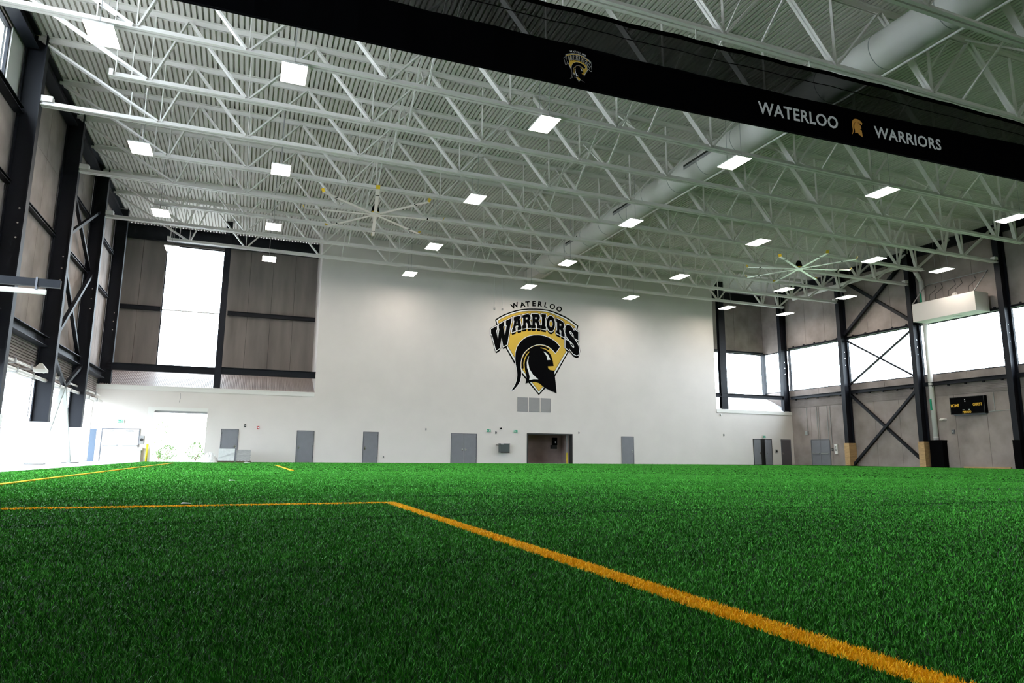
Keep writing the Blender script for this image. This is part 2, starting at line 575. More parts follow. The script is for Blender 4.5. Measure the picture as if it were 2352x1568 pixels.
# ------------------------------------------------------------------ wall beams (girts)
def girt(label, p, q, wd, h, up=(0, 0, 1), clips=0, clip_dir=1):
    p, q = Vector(p), Vector(q)
    t = thing('wall_beam', label, 'beam', tuple(p), 'dark wall beams')
    mb = MB()
    hh = h / 2 - 0.015
    mb.bar(p + Vector((0, 0, hh)), q + Vector((0, 0, hh)), wd, 0.03)
    mb.bar(p - Vector((0, 0, hh)), q - Vector((0, 0, hh)), wd, 0.03)
    mb.bar(p, q, 0.04, h - 0.06)
    part('beam', mb, 'dark_steel', t)
    for i in range(clips):
        c = p.lerp(q, (i + 0.5) / clips)
        z = c.z + clip_dir * (h / 2 + 0.05)
        part('clip', MB().box(c.x - 0.05, c.x + 0.05, c.y - 0.06, c.y + 0.06, z - 0.06, z + 0.06), 'dark_steel', t)
    return t


lc = [v for v in YC if 8 < v < 49]
nb = len(lc) - 1
for i in range(nb):
    a, b = lc[i] + 0.2, lc[i + 1] - 0.2
    far = nb - 1 - i
    bay = 'in the %s bay from the far left corner' % ORD[far]
    girt('deep dark beam over the ribs %s' % bay, (-8.5, a, 5.3), (-8.5, b, 5.3), 0.42, 0.42, clips=4)
    if lc[i] > 21:
        girt('thin mid-height dark girt %s' % bay, (-8.62, a, 10.2), (-8.62, b, 10.2), 0.2, 0.16)
        if lc[i] > 30:
            girt('thin upper dark girt %s' % bay, (-8.62, a, 13.05), (-8.62, b, 13.05), 0.2, 0.16)
    if lc[i] < 28.5:
        girt('dark high sill beam %s' % bay, (-8.58, a, 13.0), (-8.58, b, 13.0), 0.3, 0.24)
    girt('dark eave beam %s' % bay, (-8.45, a, 15.85), (-8.45, b, 15.85), 0.45, 0.6)
    bay = 'in the %s bay from the far right corner' % ORD[far]
    girt('dark beam under the sill %s' % bay, (46.08, a, 5.95), (46.08, b, 5.95), 0.3, 0.26, clips=5, clip_dir=-1)
    girt('thin dark beam over the windows %s' % bay, (46.14, a, 10.46), (46.14, b, 10.46), 0.25, 0.16, clips=5)
    girt('dark eave beam %s' % bay, (46.0, a, 15.85), (46.0, b, 15.85), 0.4, 0.6)
girt('dark beam in front of the corrugated ledge under the tall window', (-8.3, 48.45, 5.9), (-2.1, 48.45, 5.9), 0.3, 0.45)
girt('dark beam in front of the corrugated ledge beside the white block', (-1.7, 48.45, 5.95), (BX0, 48.45, 5.95), 0.3, 0.45)
girt('double dark girt across the end wall left of the tall window', (-8.6, 51.3, 10.33), (-5.95, 51.3, 10.33), 0.2, 0.3)
girt('double dark girt across the end wall beside the white block', (-1.7, 51.3, 10.4), (BX0, 51.3, 10.4), 0.2, 0.3)
girt('dark eave beam above the tall end window', (-8.6, 51.25, 15.65), (BX0, 51.25, 15.65), 0.3, 1.0)
girt('dark beam in front of the white ledge at right', (BX1, 48.45, 5.98), (45.6, 48.45, 5.98), 0.3, 0.34)
girt('dark beam over the end wall windows at right', (BX1, 51.35, 10.5), (46.1, 51.35, 10.5), 0.2, 0.16)
girt('dark eave beam above the end wall at right', (BX1, 51.3, 15.7), (46.1, 51.3, 15.7), 0.3, 0.9)

# ------------------------------------------------------------------ wall bracing
def brace(name, label, segs, wd=0.2, mats=None):
    p0 = segs[0][0]
    t = thing(name, label, 'brace', p0)
    for i_, (a, b) in enumerate(segs):
        part('brace_arm', MB().bar(a, b, wd, wd), mats[i_] if mats else 'dark_steel', t)


ya, yb = 35.35, 41.5
brace('cross_brace', 'dark steel cross brace over the grey lower wall, reaching the floor at right', [((45.95, yb, 0.1), (45.95, ya + 0.1, 5.6)), ((46.12, yb, 5.75), (46.12, ya, 0.25))], 0.19)
brace('cross_brace', 'thin steel cross brace in front of a bright window on the right wall', [((45.95, yb, 6.45), (45.95, ya, 10.15)), ((46.1, yb, 10.25), (46.1, ya, 6.5))], 0.13)
brace('cross_brace', 'dark steel cross brace on the upper concrete wall at right', [((45.95, yb, 10.7), (45.95, ya, 15.6)), ((46.12, yb, 15.4), (46.12, ya, 10.7))], 0.22)
brace('cross_brace', 'dark steel cross brace on the middle of the left wall', [((-8.3, ya, 5.4), (-8.3, yb, 10.1)), ((-8.45, yb, 5.4), (-8.45, ya, 10.1))], 0.17)
brace('cross_brace', 'dark steel cross brace high on the left wall', [((-8.3, ya, 10.3), (-8.3, yb, 13.6)), ((-8.45, yb, 10.3), (-8.45, ya, 13.6))], 0.15)
brace('leg_brace', 'splayed steel brace legs standing before the left glazing', [((-8.3, 38.45, 3.7), (-8.3, ya, 0.06)), ((-8.3, 38.45, 3.7), (-8.3, yb - 0.3, 0.06)), ((-8.3, 38.45, 3.7), (-8.3, ya, 5.05)), ((-8.3, 38.45, 3.7), (-8.3, yb, 5.05))], 0.16, ('seam_grey', 'seam_grey', 'dark_steel', 'dark_steel'))  # lower legs coloured paler to stand in for the window flare

# pipes along the left wall above the glazing
for z, x, lab in ((3.62, -8.3, 'lower white pipe running along the left wall above the glazing'), (3.98, -8.4, 'upper thinner white pipe running along the left wall')):
    t = thing('wall_pipe', lab, 'pipe', (x, 30, z))
    part('pipe', MB().tube((x, 9.5, z), (x, 47.9, z), 0.075 if z < 3.8 else 0.045, 10), 'white_steel', t, smooth=True)
    for y in np.arange(11, 47, 2.2):
        part('bracket', MB().box(XL, x + 0.06, y - 0.03, y + 0.03, z - 0.11, z - 0.075).box(x + 0.04, x + 0.1, y - 0.03, y + 0.03, z - 0.11, z + 0.1), 'vent_grey', t)
t = thing('flood_light', 'white wedge shaped light fixed under the ribs of the left wall', 'light', (-8.2, 33.9, 3.7))
part('body', MB().box(-8.45, -8.0, 33.65, 34.1, 3.86, 3.98), 'white_trim', t)
part('visor', MB().quad((-8.45, 33.65, 3.98), (-8.0, 33.65, 3.98), (-8.2, 33.9, 4.25), (-8.3, 33.9, 4.25)).quad((-8.0, 33.65, 3.98), (-8.0, 34.1, 3.98), (-8.2, 33.9, 4.25), (-8.2, 33.9, 4.25)), 'white_trim', t)

# ------------------------------------------------------------------ roof trusses
BOT = [-4.0] + [-0.74 + 4.59 * i for i in range(10)] + [42.35]
TOP = [-2.9] + [(a + b) / 2 for a, b in zip(BOT[1:-2], BOT[2:-1])] + [41.6]
ZB, ZTC = 13.41, ZD
CHORD_H, CHORD_W = 0.19, 0.30


def chord(mb, x0, x1, z0, flip):
    g = 0.03
    zf = z0 + CHORD_H if flip else z0
    for s_ in (-1, 1):
        ya_, yb_ = s_ * g, s_ * CHORD_W / 2
        mb.box(x0, x1, min(ya_, yb_), max(ya_, yb_), zf - (0.022 if flip else 0), zf + (0 if flip else 0.022))
        mb.box(x0, x1, min(ya_, ya_ + s_ * 0.022), max(ya_, ya_ + s_ * 0.022), z0 + (0 if flip else 0.022), z0 + CHORD_H - (0.022 if flip else 0))


def web_mesh(a, b, wd):
    mb = MB()
    for s_ in (-1, 1):
        mb.bar((a[0], s_ * wd * 0.34, a[1]), (b[0], s_ * wd * 0.34, b[1]), wd * 0.52, wd, up=(0, 1, 0))
    return mb.mesh('web_member', 'white_steel')


PROTO = {}
for even in (True, False):
    mb = MB()
    chord(mb, -8.02 if even else -5.23, 45.55 if even else 42.94, ZB, False)
    bc = mb.mesh('bottom_chord', 'white_steel')
    mb = MB()
    chord(mb, -8.35, 45.9, ZTC - CHORD_H, True)
    tc_ = mb.mesh('top_chord', 'white_steel')
    webs = []
    zb, zt = ZB + 0.12, ZTC - 0.12
    webs.append(('web_member', web_mesh((-8.2, zt - 0.1), (BOT[0] - 0.06, zb), 0.15)))
    webs.append(('web_member', web_mesh((45.8, zt - 0.1), (BOT[-1] + 0.06, zb), 0.15)))
    for k, xb in enumerate(BOT):
        tl = [x for x in TOP if x < xb]
        tr_ = [x for x in TOP if x > xb]
        wdl = 0.135 if k < 9 else 0.11
        if tl:
            webs.append(('web_member', web_mesh((tl[-1] + 0.05, zt), (xb - 0.06, zb), wdl)))
        if tr_:
            webs.append(('web_member', web_mesh((tr_[0] - 0.05, zt), (xb + 0.06, zb), 0.11)))
        webs.append(('web_post', web_mesh((xb + 0.02, zt), (xb + 0.02, zb), 0.065)))
    # short hangers and end stubs
    webs.append(('web_post', web_mesh((-5.05, zb), (-5.05, zb + 1.05), 0.07)))
    webs.append(('web_post', web_mesh((-4.55, zb + 0.0), (-4.55, zb + 1.35), 0.06)))
    mb = MB()
    if even:
        mb.box(-8.0, -7.62, -0.14, 0.14, ZB + 0.15, ZB + 0.38)
        mb.box(45.2, 45.52, -0.14, 0.14, ZB + 0.15, ZB + 0.36)
    else:
        mb.box(-5.23, -5.1, -0.14, 0.14, ZB + 0.02, ZB + 0.25)
    webs.append(('end_plate', mb.mesh('end_plate', 'white_steel')))
    # bridging to the next truss
    for xb in (5.25, 14.4, 23.6, 32.8):
        for (z0_, z1_) in ((ZB + 0.1, ZTC - 0.2), (ZTC - 0.2, ZB + 0.1)):
            webs.append(('bridging_rod', MB().bar((xb, 0.16, z0_), (xb + (0.5 if z0_ < z1_ else 0), S - 0.17, z1_), 0.06, 0.06).mesh('bridging_rod', 'white_steel')))
    PROTO[even] = (bc, tc_, webs)
for i, y in enumerate(YT):
    k = i - 5
    even = k % 2 == 0
    far = len(YT) - 1 - i
    lab = 'white open-web steel roof truss, %s from the far wall' % ('nearest' if far == 0 else ORD[far])
    if k == -2:
        lab = 'white open-web steel roof truss carrying the black divider curtain'
    t = thing('roof_truss', lab, 'truss', (0, y, 0), 'white roof trusses')
    bc, tc_, webs = PROTO[even]
    inst('bottom_chord', bc, t)
    inst('top_chord', tc_, t)
    for nm, me in webs:
        if nm == 'bridging_rod' and far == 0:
            continue
        inst(nm, me, t)

# ------------------------------------------------------------------ round supply duct
DX, DZ, DR = 20.05, 14.72, 0.665
t = thing('air_duct', 'long round white air duct threaded through the roof trusses', 'duct', (DX, 20, DZ))
ys = np.arange(-4, 46.8, 2.45)
for a, b in zip(ys[:-1], ys[1:]):
    part('duct_section', MB().tube((DX, a, DZ), (DX, b, DZ), DR, 40, caps=False), 'duct_white', t, smooth=True)
for a in ys:
    part('duct_seam', MB().tube((DX, a - 0.012, DZ), (DX, a + 0.012, DZ), DR + 0.008, 40), 'seam_grey', t)
part('end_cap', MB().tube((DX, ys[-1], DZ), (DX, ys[-1] + 0.03, DZ), DR, 40), 'duct_white', t)
part('end_box', MB().box(DX - 0.2, DX + 0.75, ys[-1] + 0.04, YF, DZ - 0.55, DZ + 0.3), 'white_wall', t)


def slot(y0, y1, ang):
    mb = MB()
    for k in range(-1, 1):
        a0, a1 = math.radians(ang + k * 5), math.radians(ang + k * 5 + 5)
        r = DR + 0.01
        mb.quad((DX + r * math.cos(a0), y0, DZ + r * math.sin(a0)), (DX + r * math.cos(a1), y0, DZ + r * math.sin(a1)), (DX + r * math.cos(a1), y1, DZ + r * math.sin(a1)), (DX + r * math.cos(a0), y1, DZ + r * math.sin(a0)))
    return mb


for y0, y1 in ((24.2, 26.4), (31.2, 33.4), (38.0, 39.8)):
    part('diffuser_slot', slot(y0, y1, 176), 'slot_black', t)
    part('diffuser_lip', slot(y0, y1, 187), 'vent_grey', t)
solo('sprinkler_pipe', MB().tube((20.35, -2, 14.02), (20.35, 46.5, 14.02), 0.045, 8), 'white_steel', 'thin white pipe running beneath the round duct', 'pipe', smooth=True)

# rain water pipe near the right wall
t = thing('drain_pipe', 'white drain pipe dropping down the right wall behind a column', 'pipe', (46.0, 34.4, 1.9))
part('upright', MB().tube((46.12, 34.42, 1.9), (46.12, 34.42, 13.6), 0.17, 16), 'white_steel', t, smooth=True)
part('elbow', MB().tube((46.12, 34.42, 13.6), (45.6, 34.42, 14.3), 0.16, 14), 'white_steel', t, smooth=True)
for z in (4.05, 12.0):
    part('green_label', MB().box(45.9, 45.95, 34.36, 34.48, z, z + 0.8), 'green_sign', t)
part('coupling', MB().tube((46.12, 34.42, 2.1), (46.12, 34.42, 2.16), 0.18, 16), 'white_steel', t)
solo('pipe_guard', MB().box(45.78, 46.28, 33.75, 34.72, 0.01, 1.88).box(45.74, 46.28, 33.72, 34.74, 1.80, 1.92), 'black', 'black padded guard around the foot of the white drain pipe', 'guard pad')

t = thing('roof_drain', 'white drain pipe run high between the trusses near the right wall', 'pipe', (43.9, 34.3, 14.3))
part('short_run', MB().tube((45.5, 34.3, 14.35), (43.9, 34.3, 14.45), 0.15, 14), 'white_steel', t, smooth=True)
part('long_run', MB().tube((43.9, 34.2, 14.45), (43.9, 44.8, 14.3), 0.15, 14), 'white_steel', t, smooth=True)

# ------------------------------------------------------------------ high-bay lamps
lens_me = MB().quad((-0.40, 0.62, -0.02), (0.40, 0.62, -0.02), (0.40, -0.62, -0.02), (-0.40, -0.62, -0.02)).mesh('lens', 'lamp_lens')
hm = MB().box(-0.41, 0.41, -0.64, 0.64, -0.017, 0.03).box(-0.34, 0.34, -0.55, 0.55, 0.03, 0.06)
house_me = hm.mesh('housing', 'lamp_housing')
rod_me = MB().tube((0, 0, -0.1), (0, 0, 3.0), 0.010, 6).mesh('hanger', 'vent_grey')
LX = [-4.9, 0.72, 9.95, 18.95, 27.68, 37.0, 43.2]
rows = [(22.2, 13.14, 'nearest the curtain'), (30.7, 13.2, 'second from the curtain'), (38.6, 13.05, 'third from the curtain'), (45.1, 12.98, 'nearest the far wall'), (5.4, 13.1, 'added unseen overhead')]  # last row is added out of frame to brighten the near turf
for ri, (y, z, txt) in enumerate(rows):
    for xi, x in enumerate(LX):
        lab = 'glowing rectangular high-bay lamp in the row %s, %s from the left wall' % (txt, ORD[xi])
        t = thing('high_bay_lamp', lab, 'lamp', (x, y, z), 'high bay lamps')
        inst('lens', lens_me, t)
        inst('housing', house_me, t)
        inst('hanger', rod_me, t, (0, -0.45, ZD - 3.0 - z))
        inst('hanger', rod_me, t, (0, 0.45, ZD - 3.0 - z))

# bar with tube light sticking out at the left edge
t = thing('outrigger', 'dark outrigger bar with a white tube lamp reaching in from the left', 'outrigger', (-8.0, 22.0, 5.0))
part('arm', MB().box(-8.0, -5.12, 21.93, 22.07, 5.08, 5.30), 'dark_steel', t)
part('tube_lamp', MB().tube((-8.0, 22.0, 4.92), (-5.45, 22.0, 4.92), 0.06, 10).box(-8.0, -5.45, 21.95, 22.05, 4.96, 5.0), 'white_steel', t)
part('clamp', MB().box(-5.71, -5.66, 21.91, 22.09, 4.98, 5.33), 'frame_grey', t)

# ------------------------------------------------------------------ ceiling fans
def fan(name_label, c, r, off, pitch):
    t = thing('ceiling_fan', name_label, 'ceiling fan', c)
    part('down_rod', MB().tube((0, 0, 0.45), (0, 0, ZD - c[2]), 0.05, 10), 'white_steel', t, world=False)
    part('motor', MB().tube((0, 0, 0.12), (0, 0, 0.42), 0.22, 16, 0.16).tube((0, 0, 0.42), (0, 0, 0.55), 0.16, 16, 0.08), 'black', t, world=False)
    part('hub_cover', MB().tube((0, 0, 0.03), (0, 0, 0.12), 0.16, 16, 0.21), 'yellow_plastic', t, world=False)
    part('hub', MB().tube((0, 0, -0.04), (0, 0, 0.03), 0.3, 16), 'alu', t, world=False)
    for k in range(8):
        a = math.radians(off + 45 * k)
        d = Vector((math.cos(a), math.sin(a), 0))
        n_ = Vector((-math.sin(a), math.cos(a), 0))
        mb = MB()
        w_ = 0.085
        mb.bar(d * 0.25, d * (r - 0.1), w_ * 2, 0.03)
        b = part('fan_blade', mb, 'alu', t, world=False)
        part('blade_joint', MB().bar(d * (r - 0.95), d * (r - 0.88), w_ * 2.1, 0.04), 'black', b, world=False)
        part('winglet', MB().bar(d * (r - 0.1), d * r + Vector((0, 0, 0.16)), w_ * 2.2, 0.02), 'yellow_plastic', b, world=False)


fan('large eight-blade ceiling fan hanging left of the duct', (5.62, 34.3, 13.0), 3.66, -8, 0)
fan('large eight-blade ceiling fan with black motor near the right wall', (33.1, 33.1, 12.8), 3.55, -17, 0)

# ------------------------------------------------------------------ flat lettering and emblem helpers
def poly_tris(outer, holes=()):
    loops = [[Vector((a, b, 0)) for a, b in outer]] + [[Vector((a, b, 0)) for a, b in h] for h in holes]
    tris = tessellate_polygon(loops)
    flat = [p for l in loops for p in l]
    return [(p.x, p.y) for p in flat], tris


class Flat:
    """2D shapes gathered into one thin sheet"""
    def __init__(s):
        s.v = []
        s.f = []

    def poly(s, outer, holes=()):
        v, t = poly_tris(outer, holes)
        n = len(s.v)
        s.v += v
        s.f += [tuple(n + i for i in q) for q in t]
        return s

    def stroke(s, pts, wd, closed=True):
        P_ = [Vector(p) for i_, p in enumerate(pts) if i_ == 0 or (Vector(p) - Vector(pts[i_ - 1])).length > 1e-6]
        n = len(P_)
        k0 = len(s.v)
        for i in range(n):
            d0 = (P_[i] - P_[i - 1]).normalized() if (closed or i > 0) else None
            d1 = (P_[(i + 1) % n] - P_[i]).normalized() if (closed or i < n - 1) else None
            d0 = d1 if d0 is None else d0
            d1 = d0 if d1 is None else d1
            nm = Vector((-d0.y, d0.x)) + Vector((-d1.y, d1.x))
            if nm.length < 0.2:
                nm = Vector((-d0.y, d0.x))
            nm.normalize()
            c_ = max(0.45, nm.dot(Vector((-d0.y, d0.x))))
            o_ = nm * (wd / 2 / c_)
            s.v += [tuple(P_[i] + o_), tuple(P_[i] - o_)]
        for i in range(n if closed else n - 1):
            a, b = k0 + 2 * i, k0 + 2 * ((i + 1) % n)
            s.f.append((a, a + 1, b + 1, b))
        return s

    def build(s, name, mtl, parent, fn):
        mb = MB()
        mb.v = [fn(a, b) for a, b in s.v]
        mb.f = list(s.f)
        return part(name, mb, mtl, parent)


def smooth_closed(pts, k=3):
    out_ = []
    n_ = len(pts)
    for i in range(n_):
        p0, p1, p2, p3 = (Vector(pts[(i + j) % n_]) for j in (-1, 0, 1, 2))
        for t_ in range(k):
            u = t_ / k
            q = 0.5 * ((2 * p1) + (p2 - p0) * u + (2 * p0 - 5 * p1 + 4 * p2 - p3) * u * u + (3 * p1 - p0 - 3 * p2 + p3) * u ** 3)
            out_.append((q.x, q.y))
    return out_


_fc = {}


def glyphs(txt, spacing=1.0, off=0.022):
    """text outline as 2D triangles: verts, faces, width, cap height"""
    key = (txt, spacing, off)
    if key in _fc:
        return _fc[key]
    cu = bpy.data.curves.new('t', 'FONT')
    cu.body = txt
    cu.size = 1
    cu.space_character = spacing
    cu.resolution_u = 3
    cu.offset = off
    ob = bpy.data.objects.new('t', cu)
    COL.objects.link(ob)
    dg = bpy.context.evaluated_depsgraph_get()
    me = bpy.data.meshes.new_from_object(ob.evaluated_get(dg))
    v = [(p.co.x, p.co.y) for p in me.vertices]
    f = [tuple(p.vertices) for p in me.polygons]
    bpy.data.objects.remove(ob)
    bpy.data.curves.remove(cu)
    bpy.data.meshes.remove(me)
    xs_ = [a for a, b in v]
    ys_ = [b for a, b in v]
    _fc[key] = (v, f, min(xs_), max(xs_), min(ys_), max(ys_))
    return _fc[key]


def text_part(name, txt, mtl, parent, fn, spacing=1.0):
    """fn maps unit box coords (0..1 along, 0..1 up) to world"""
    v, f, x0, x1, y0, y1 = glyphs(txt, spacing)
    mb = MB()
    mb.v = [fn((a - x0) / (x1 - x0), (b - y0) / (y1 - y0)) for a, b in v]
    mb.f = list(f)
    return part(name, mb, mtl, parent)


# Emblem outlines, in a design grid: x right, y down, one unit = 38.6 mm on the wall
L1 = lambda P: [(1110 + a / 12.06, 680 + b / 12.06) for a, b in P]
L2 = lambda P: [(1215 + a / 9.8, 680 + b / 9.8) for a, b in P]
L3 = lambda P: [(1160 + a / 9.8, 760 + b / 9.8) for a, b in P]
L7 = lambda P: [(1080 + a / 5.2267, 660 + b / 5.2267) for a, b in P]
SH_BLACK = L7([(295, 390), (345, 355), (400, 325), (470, 297), (540, 275), (610, 262), (680, 256), (780, 256), (850, 260), (920, 270), (990, 290), (1060, 318), (1130, 350), (1200, 390), (1297, 465), (1280, 540), (1165, 800), (1005, 1075), (885, 1215), (810, 1293), (600, 1040), (510, 905), (420, 740), (330, 560)])
SH_WHITE = L7([(310, 398), (352, 368), (405, 340), (475, 311), (545, 290), (613, 276), (685, 270), (780, 270), (848, 274), (915, 284), (983, 304), (1050, 332), (1122, 364), (1190, 402), (1280, 470), (1262, 540), (1152, 795), (995, 1060), (878, 1198), (810, 1272), (612, 1025), (523, 892), (433, 735), (345, 560)])
SH_GOLD = L7([(328, 408), (362, 382), (412, 356), (480, 327), (550, 305), (617, 292), (690, 286), (780, 286), (845, 290), (910, 300), (975, 319), (1040, 347), (1110, 378), (1175, 416), (1262, 480), (1240, 545), (1136, 785), (983, 1037), (868, 1178), (810, 1248), (627, 1008), (540, 878), (450, 725), (365, 560)])
LW = L1([(208, 930), (362, 838), (372, 935), (345, 968), (392, 1195), (430, 915), (415, 915), (412, 800), (552, 715), (556, 825), (535, 860), (580, 1095), (625, 820), (605, 820), (603, 690), (758, 612), (752, 740), (735, 760), (640, 1355), (535, 1410), (488, 1165), (445, 1455), (345, 1525), (230, 1060), (210, 1065)])
LA = L1([(815, 590), (985, 545), (992, 630), (975, 640), (1018, 850), (1025, 855), (1020, 940), (920, 965), (918, 880), (935, 860), (930, 825), (870, 840), (855, 880), (865, 890), (870, 980), (765, 1020), (775, 920), (795, 905), (830, 690), (812, 690)])
LAH = L1([(905, 670), (925, 770), (880, 780)])
LR1 = L1([(1050, 540), (1190, 500), (1250, 520), (1275, 580), (1275, 640), (1245, 690), (1270, 730), (1275, 800), (1290, 810), (1290, 890), (1195, 905), (1190, 790), (1170, 745), (1145, 750), (1145, 820), (1160, 830), (1160, 905), (1050, 920), (1050, 830), (1070, 820), (1070, 610), (1050, 600)])
LR1H = L1([(1140, 600), (1190, 590), (1200, 625), (1185, 660), (1140, 665)])
LR2 = L2([(32, 405), (150, 403), (205, 425), (218, 480), (212, 530), (185, 565), (208, 600), (213, 660), (228, 668), (228, 740), (150, 735), (148, 640), (130, 605), (108, 605), (106, 660), (118, 668), (118, 735), (30, 735), (30, 665), (46, 655), (46, 470), (30, 462)])
LR2H = L2([(105, 480), (140, 478), (155, 500), (145, 525), (105, 528)])
LI = L2([(250, 405), (355, 418), (352, 490), (338, 492), (338, 690), (355, 695), (352, 765), (245, 745), (245, 670), (260, 665), (262, 480), (248, 470)])


def ell(cx, cy, rx, ry, tilt, n_=28):
    c_, s_ = math.cos(tilt), math.sin(tilt)
    return [(cx + rx * math.cos(t) * c_ - ry * math.sin(t) * s_, cy + rx * math.cos(t) * s_ + ry * math.sin(t) * c_) for t in (2 * math.pi * i / n_ for i in range(n_))]


LO = L2(ell(465, 628, 95, 182, -0.04))
LOH = L2(ell(467, 628, 46, 86, -0.04))
LR3 = L2([(592, 505), (700, 560), (755, 600), (775, 665), (770, 720), (745, 745), (768, 790), (772, 850), (785, 860), (785, 940), (705, 905), (705, 800), (690, 775), (665, 765), (665, 830), (685, 845), (685, 890), (592, 845), (592, 780), (608, 780), (608, 600), (592, 590)])
LR3H = L2([(665, 620), (705, 640), (712, 670), (700, 690), (665, 675)])
LS = L2([(870, 650), (930, 680), (985, 755), (1010, 800), (1015, 755), (1105, 820), (1105, 1010), (1010, 950), (985, 870), (930, 800), (895, 800), (905, 850), (1000, 960), (1060, 1040), (1110, 1130), (1130, 1250), (1110, 1330), (1060, 1345), (990, 1310), (890, 1190), (885, 1230), (800, 1170), (800, 980), (900, 1040), (930, 1120), (990, 1180), (1010, 1160), (990, 1100), (900, 1010), (830, 930), (795, 830), (800, 710), (830, 660)])
LETTERS = [(LW, ()), (LA, (LAH,)), (LR1, (LR1H,)), (LR2, (LR2H,)), (LI, ()), (LO, (LOH,)), (LR3, (LR3H,)), (LS, ())]
PLUME = L3([(120, 1340), (165, 1280), (205, 1210), (240, 1110), (252, 1000), (245, 890), (218, 760), (205, 640), (212, 500), (245, 380), (305, 275), (395, 188), (500, 132), (620, 107), (740, 105), (860, 125), (970, 165), (1080, 230), (1155, 298), (1215, 370), (1110, 510), (1040, 430), (960, 370), (870, 330), (780, 315), (680, 320), (580, 355), (480, 420), (400, 500), (350, 600), (325, 720), (325, 840), (340, 930), (335, 1020), (310, 1140), (250, 1240), (160, 1340)])
HELM = L3([(450, 1110), (430, 1190), (500, 1165), (560, 1155), (650, 1150), (740, 1180), (800, 1230), (860, 1280), (1000, 1345), (1140, 1405), (1120, 1200), (1100, 1040), (1085, 900), (985, 885), (945, 850), (935, 805), (1070, 800), (1050, 680), (1010, 560), (960, 490), (880, 430), (765, 395), (770, 380), (870, 400), (950, 445), (970, 415), (870, 355), (760, 335), (660, 345), (560, 385), (470, 460), (400, 550), (360, 650), (345, 750), (355, 860), (390, 850), (385, 740), (400, 640), (450, 540), (510, 470), (525, 480), (465, 560), (425, 650), (410, 760), (420, 880), (450, 1000), (455, 1060)])
SLIV1 = L3([(515, 565), (480, 640), (460, 720), (465, 830), (500, 930), (525, 1040), (515, 1110), (620, 1090), (720, 1095), (600, 990), (520, 860), (490, 720), (500, 620)])
SLIV2 = L3([(835, 475), (890, 500), (950, 560), (995, 660), (925, 665), (910, 580)])
WLOO = [('W', 1179.9, 702, -20), ('A', 1197.5, 699.8, -12), ('T', 1209.4, 698, -5), ('E', 1223.6, 697.4, 0), ('R', 1238, 698.4, 6), ('L', 1251.7, 700.4, 11), ('O', 1266.3, 704.2, 17), ('O', 1282.3, 710, 24)]


def emblem(parent, fn, step, txt_mat, k=1.0):
    """fn(x, y, layer) -> world point"""
    f_ = lambda k: (lambda a, b: fn(a, b, k * step))
    Flat().poly(SH_BLACK).build('shield_edge', 'black', parent, f_(1))
    Flat().poly(SH_WHITE).build('shield_border', 'white_print', parent, f_(2))
    s_ = Flat().poly(SH_GOLD)
    s_.build('shield_field', 'gold', parent, f_(3))
    Flat().stroke(SH_GOLD, 0.8).build('shield_line', 'black', parent, f_(3.5))
    sh = Flat()
    for o_, h_ in LETTERS:
        for d in (0, 1.6, 3.2, 4.8, 6.2):
            sh.poly([(a, b + d) for a, b in o_])
        sh.stroke(o_, 5.0 * k)
    sh.build('letter_shadow', 'black', parent, f_(4))
    ol = Flat()
    lt = Flat()
    for o_, h_ in LETTERS:
        ol.stroke(o_, 3.4 * k)
        for hh in h_:
            ol.poly(hh)
            ol.stroke(hh, 1.6 * k)
        lt.poly(o_, h_)
    ol.build('letter_outline', 'white_print', parent, f_(5))
    lt.build('letters', 'black', parent, f_(6))
    Flat().poly(ell(1215 + 467 / 9.8, 680 + 632 / 9.8, 3.0, 6.2, 0)).build('letter_eye', 'gold', parent, f_(6.5))
    Flat().stroke(PLUME, 2.6 * k).build('plume_outline', 'white_print', parent, f_(5.2))
    Flat().poly(PLUME).build('plume', 'black', parent, f_(5.6))
    Flat().poly(HELM).build('helmet', 'black', parent, f_(6.6))
    Flat().poly(SLIV1).poly(SLIV2).build('helmet_highlight', 'white_print', parent, f_(7))
    for ch_, cx, cy, rot in WLOO:
        v, f, x0, x1, y0, y1 = glyphs(ch_, 1.0, 0.034)
        h_ = 12.4
        sc_ = h_ / (y1 - y0)
        if ch_ == 'O':
            sc_ *= 1.02
        r_ = math.radians(rot)
        mb = MB()
        for a, b in v:
            u, w_ = (a - (x0 + x1) / 2) * sc_, -(b - (y0 + y1) / 2) * sc_
            mb.v.append(fn(cx + u * math.cos(r_) - w_ * math.sin(r_), cy + u * math.sin(r_) + w_ * math.cos(r_), step))
        mb.f = list(f)
        part('arched_letter', mb, txt_mat, parent)


# wall emblem: the design grid is laid on the wall plane
def wall_pt(px, py):
    d = Rr * ((px - 1176) / F_PX) - Ur * ((py - 784) / F_PX) + Fw
    k_ = YF / d.y
    return d.x * k_, 0.5 + d.z * k_


# fit one plane mapping (design grid -> wall metres) from four corner marks
_c = [wall_pt(*p) for p in ((1125, 690), (1330, 690), (1330, 905), (1125, 905))]


def wall_map(a, b):
    u, v = (a - 1125) / 205, (b - 690) / 215
    x = (1 - u) * (1 - v) * _c[0][0] + u * (1 - v) * _c[1][0] + u * v * _c[2][0] + (1 - u) * v * _c[3][0]
    z = (1 - u) * (1 - v) * _c[0][1] + u * (1 - v) * _c[1][1] + u * v * _c[2][1] + (1 - u) * v * _c[3][1]
    return x, z


t = thing('wall_emblem', 'large painted gold and black helmet emblem reading WATERLOO WARRIORS on the white wall', 'emblem', (20.9, YF, 5.3))


def fn_wall(a, b, l):
    x, z = wall_map(a, b)
    return (x, YF - 0.004 - l, z)


emblem(t, fn_wall, 0.004, 'black')

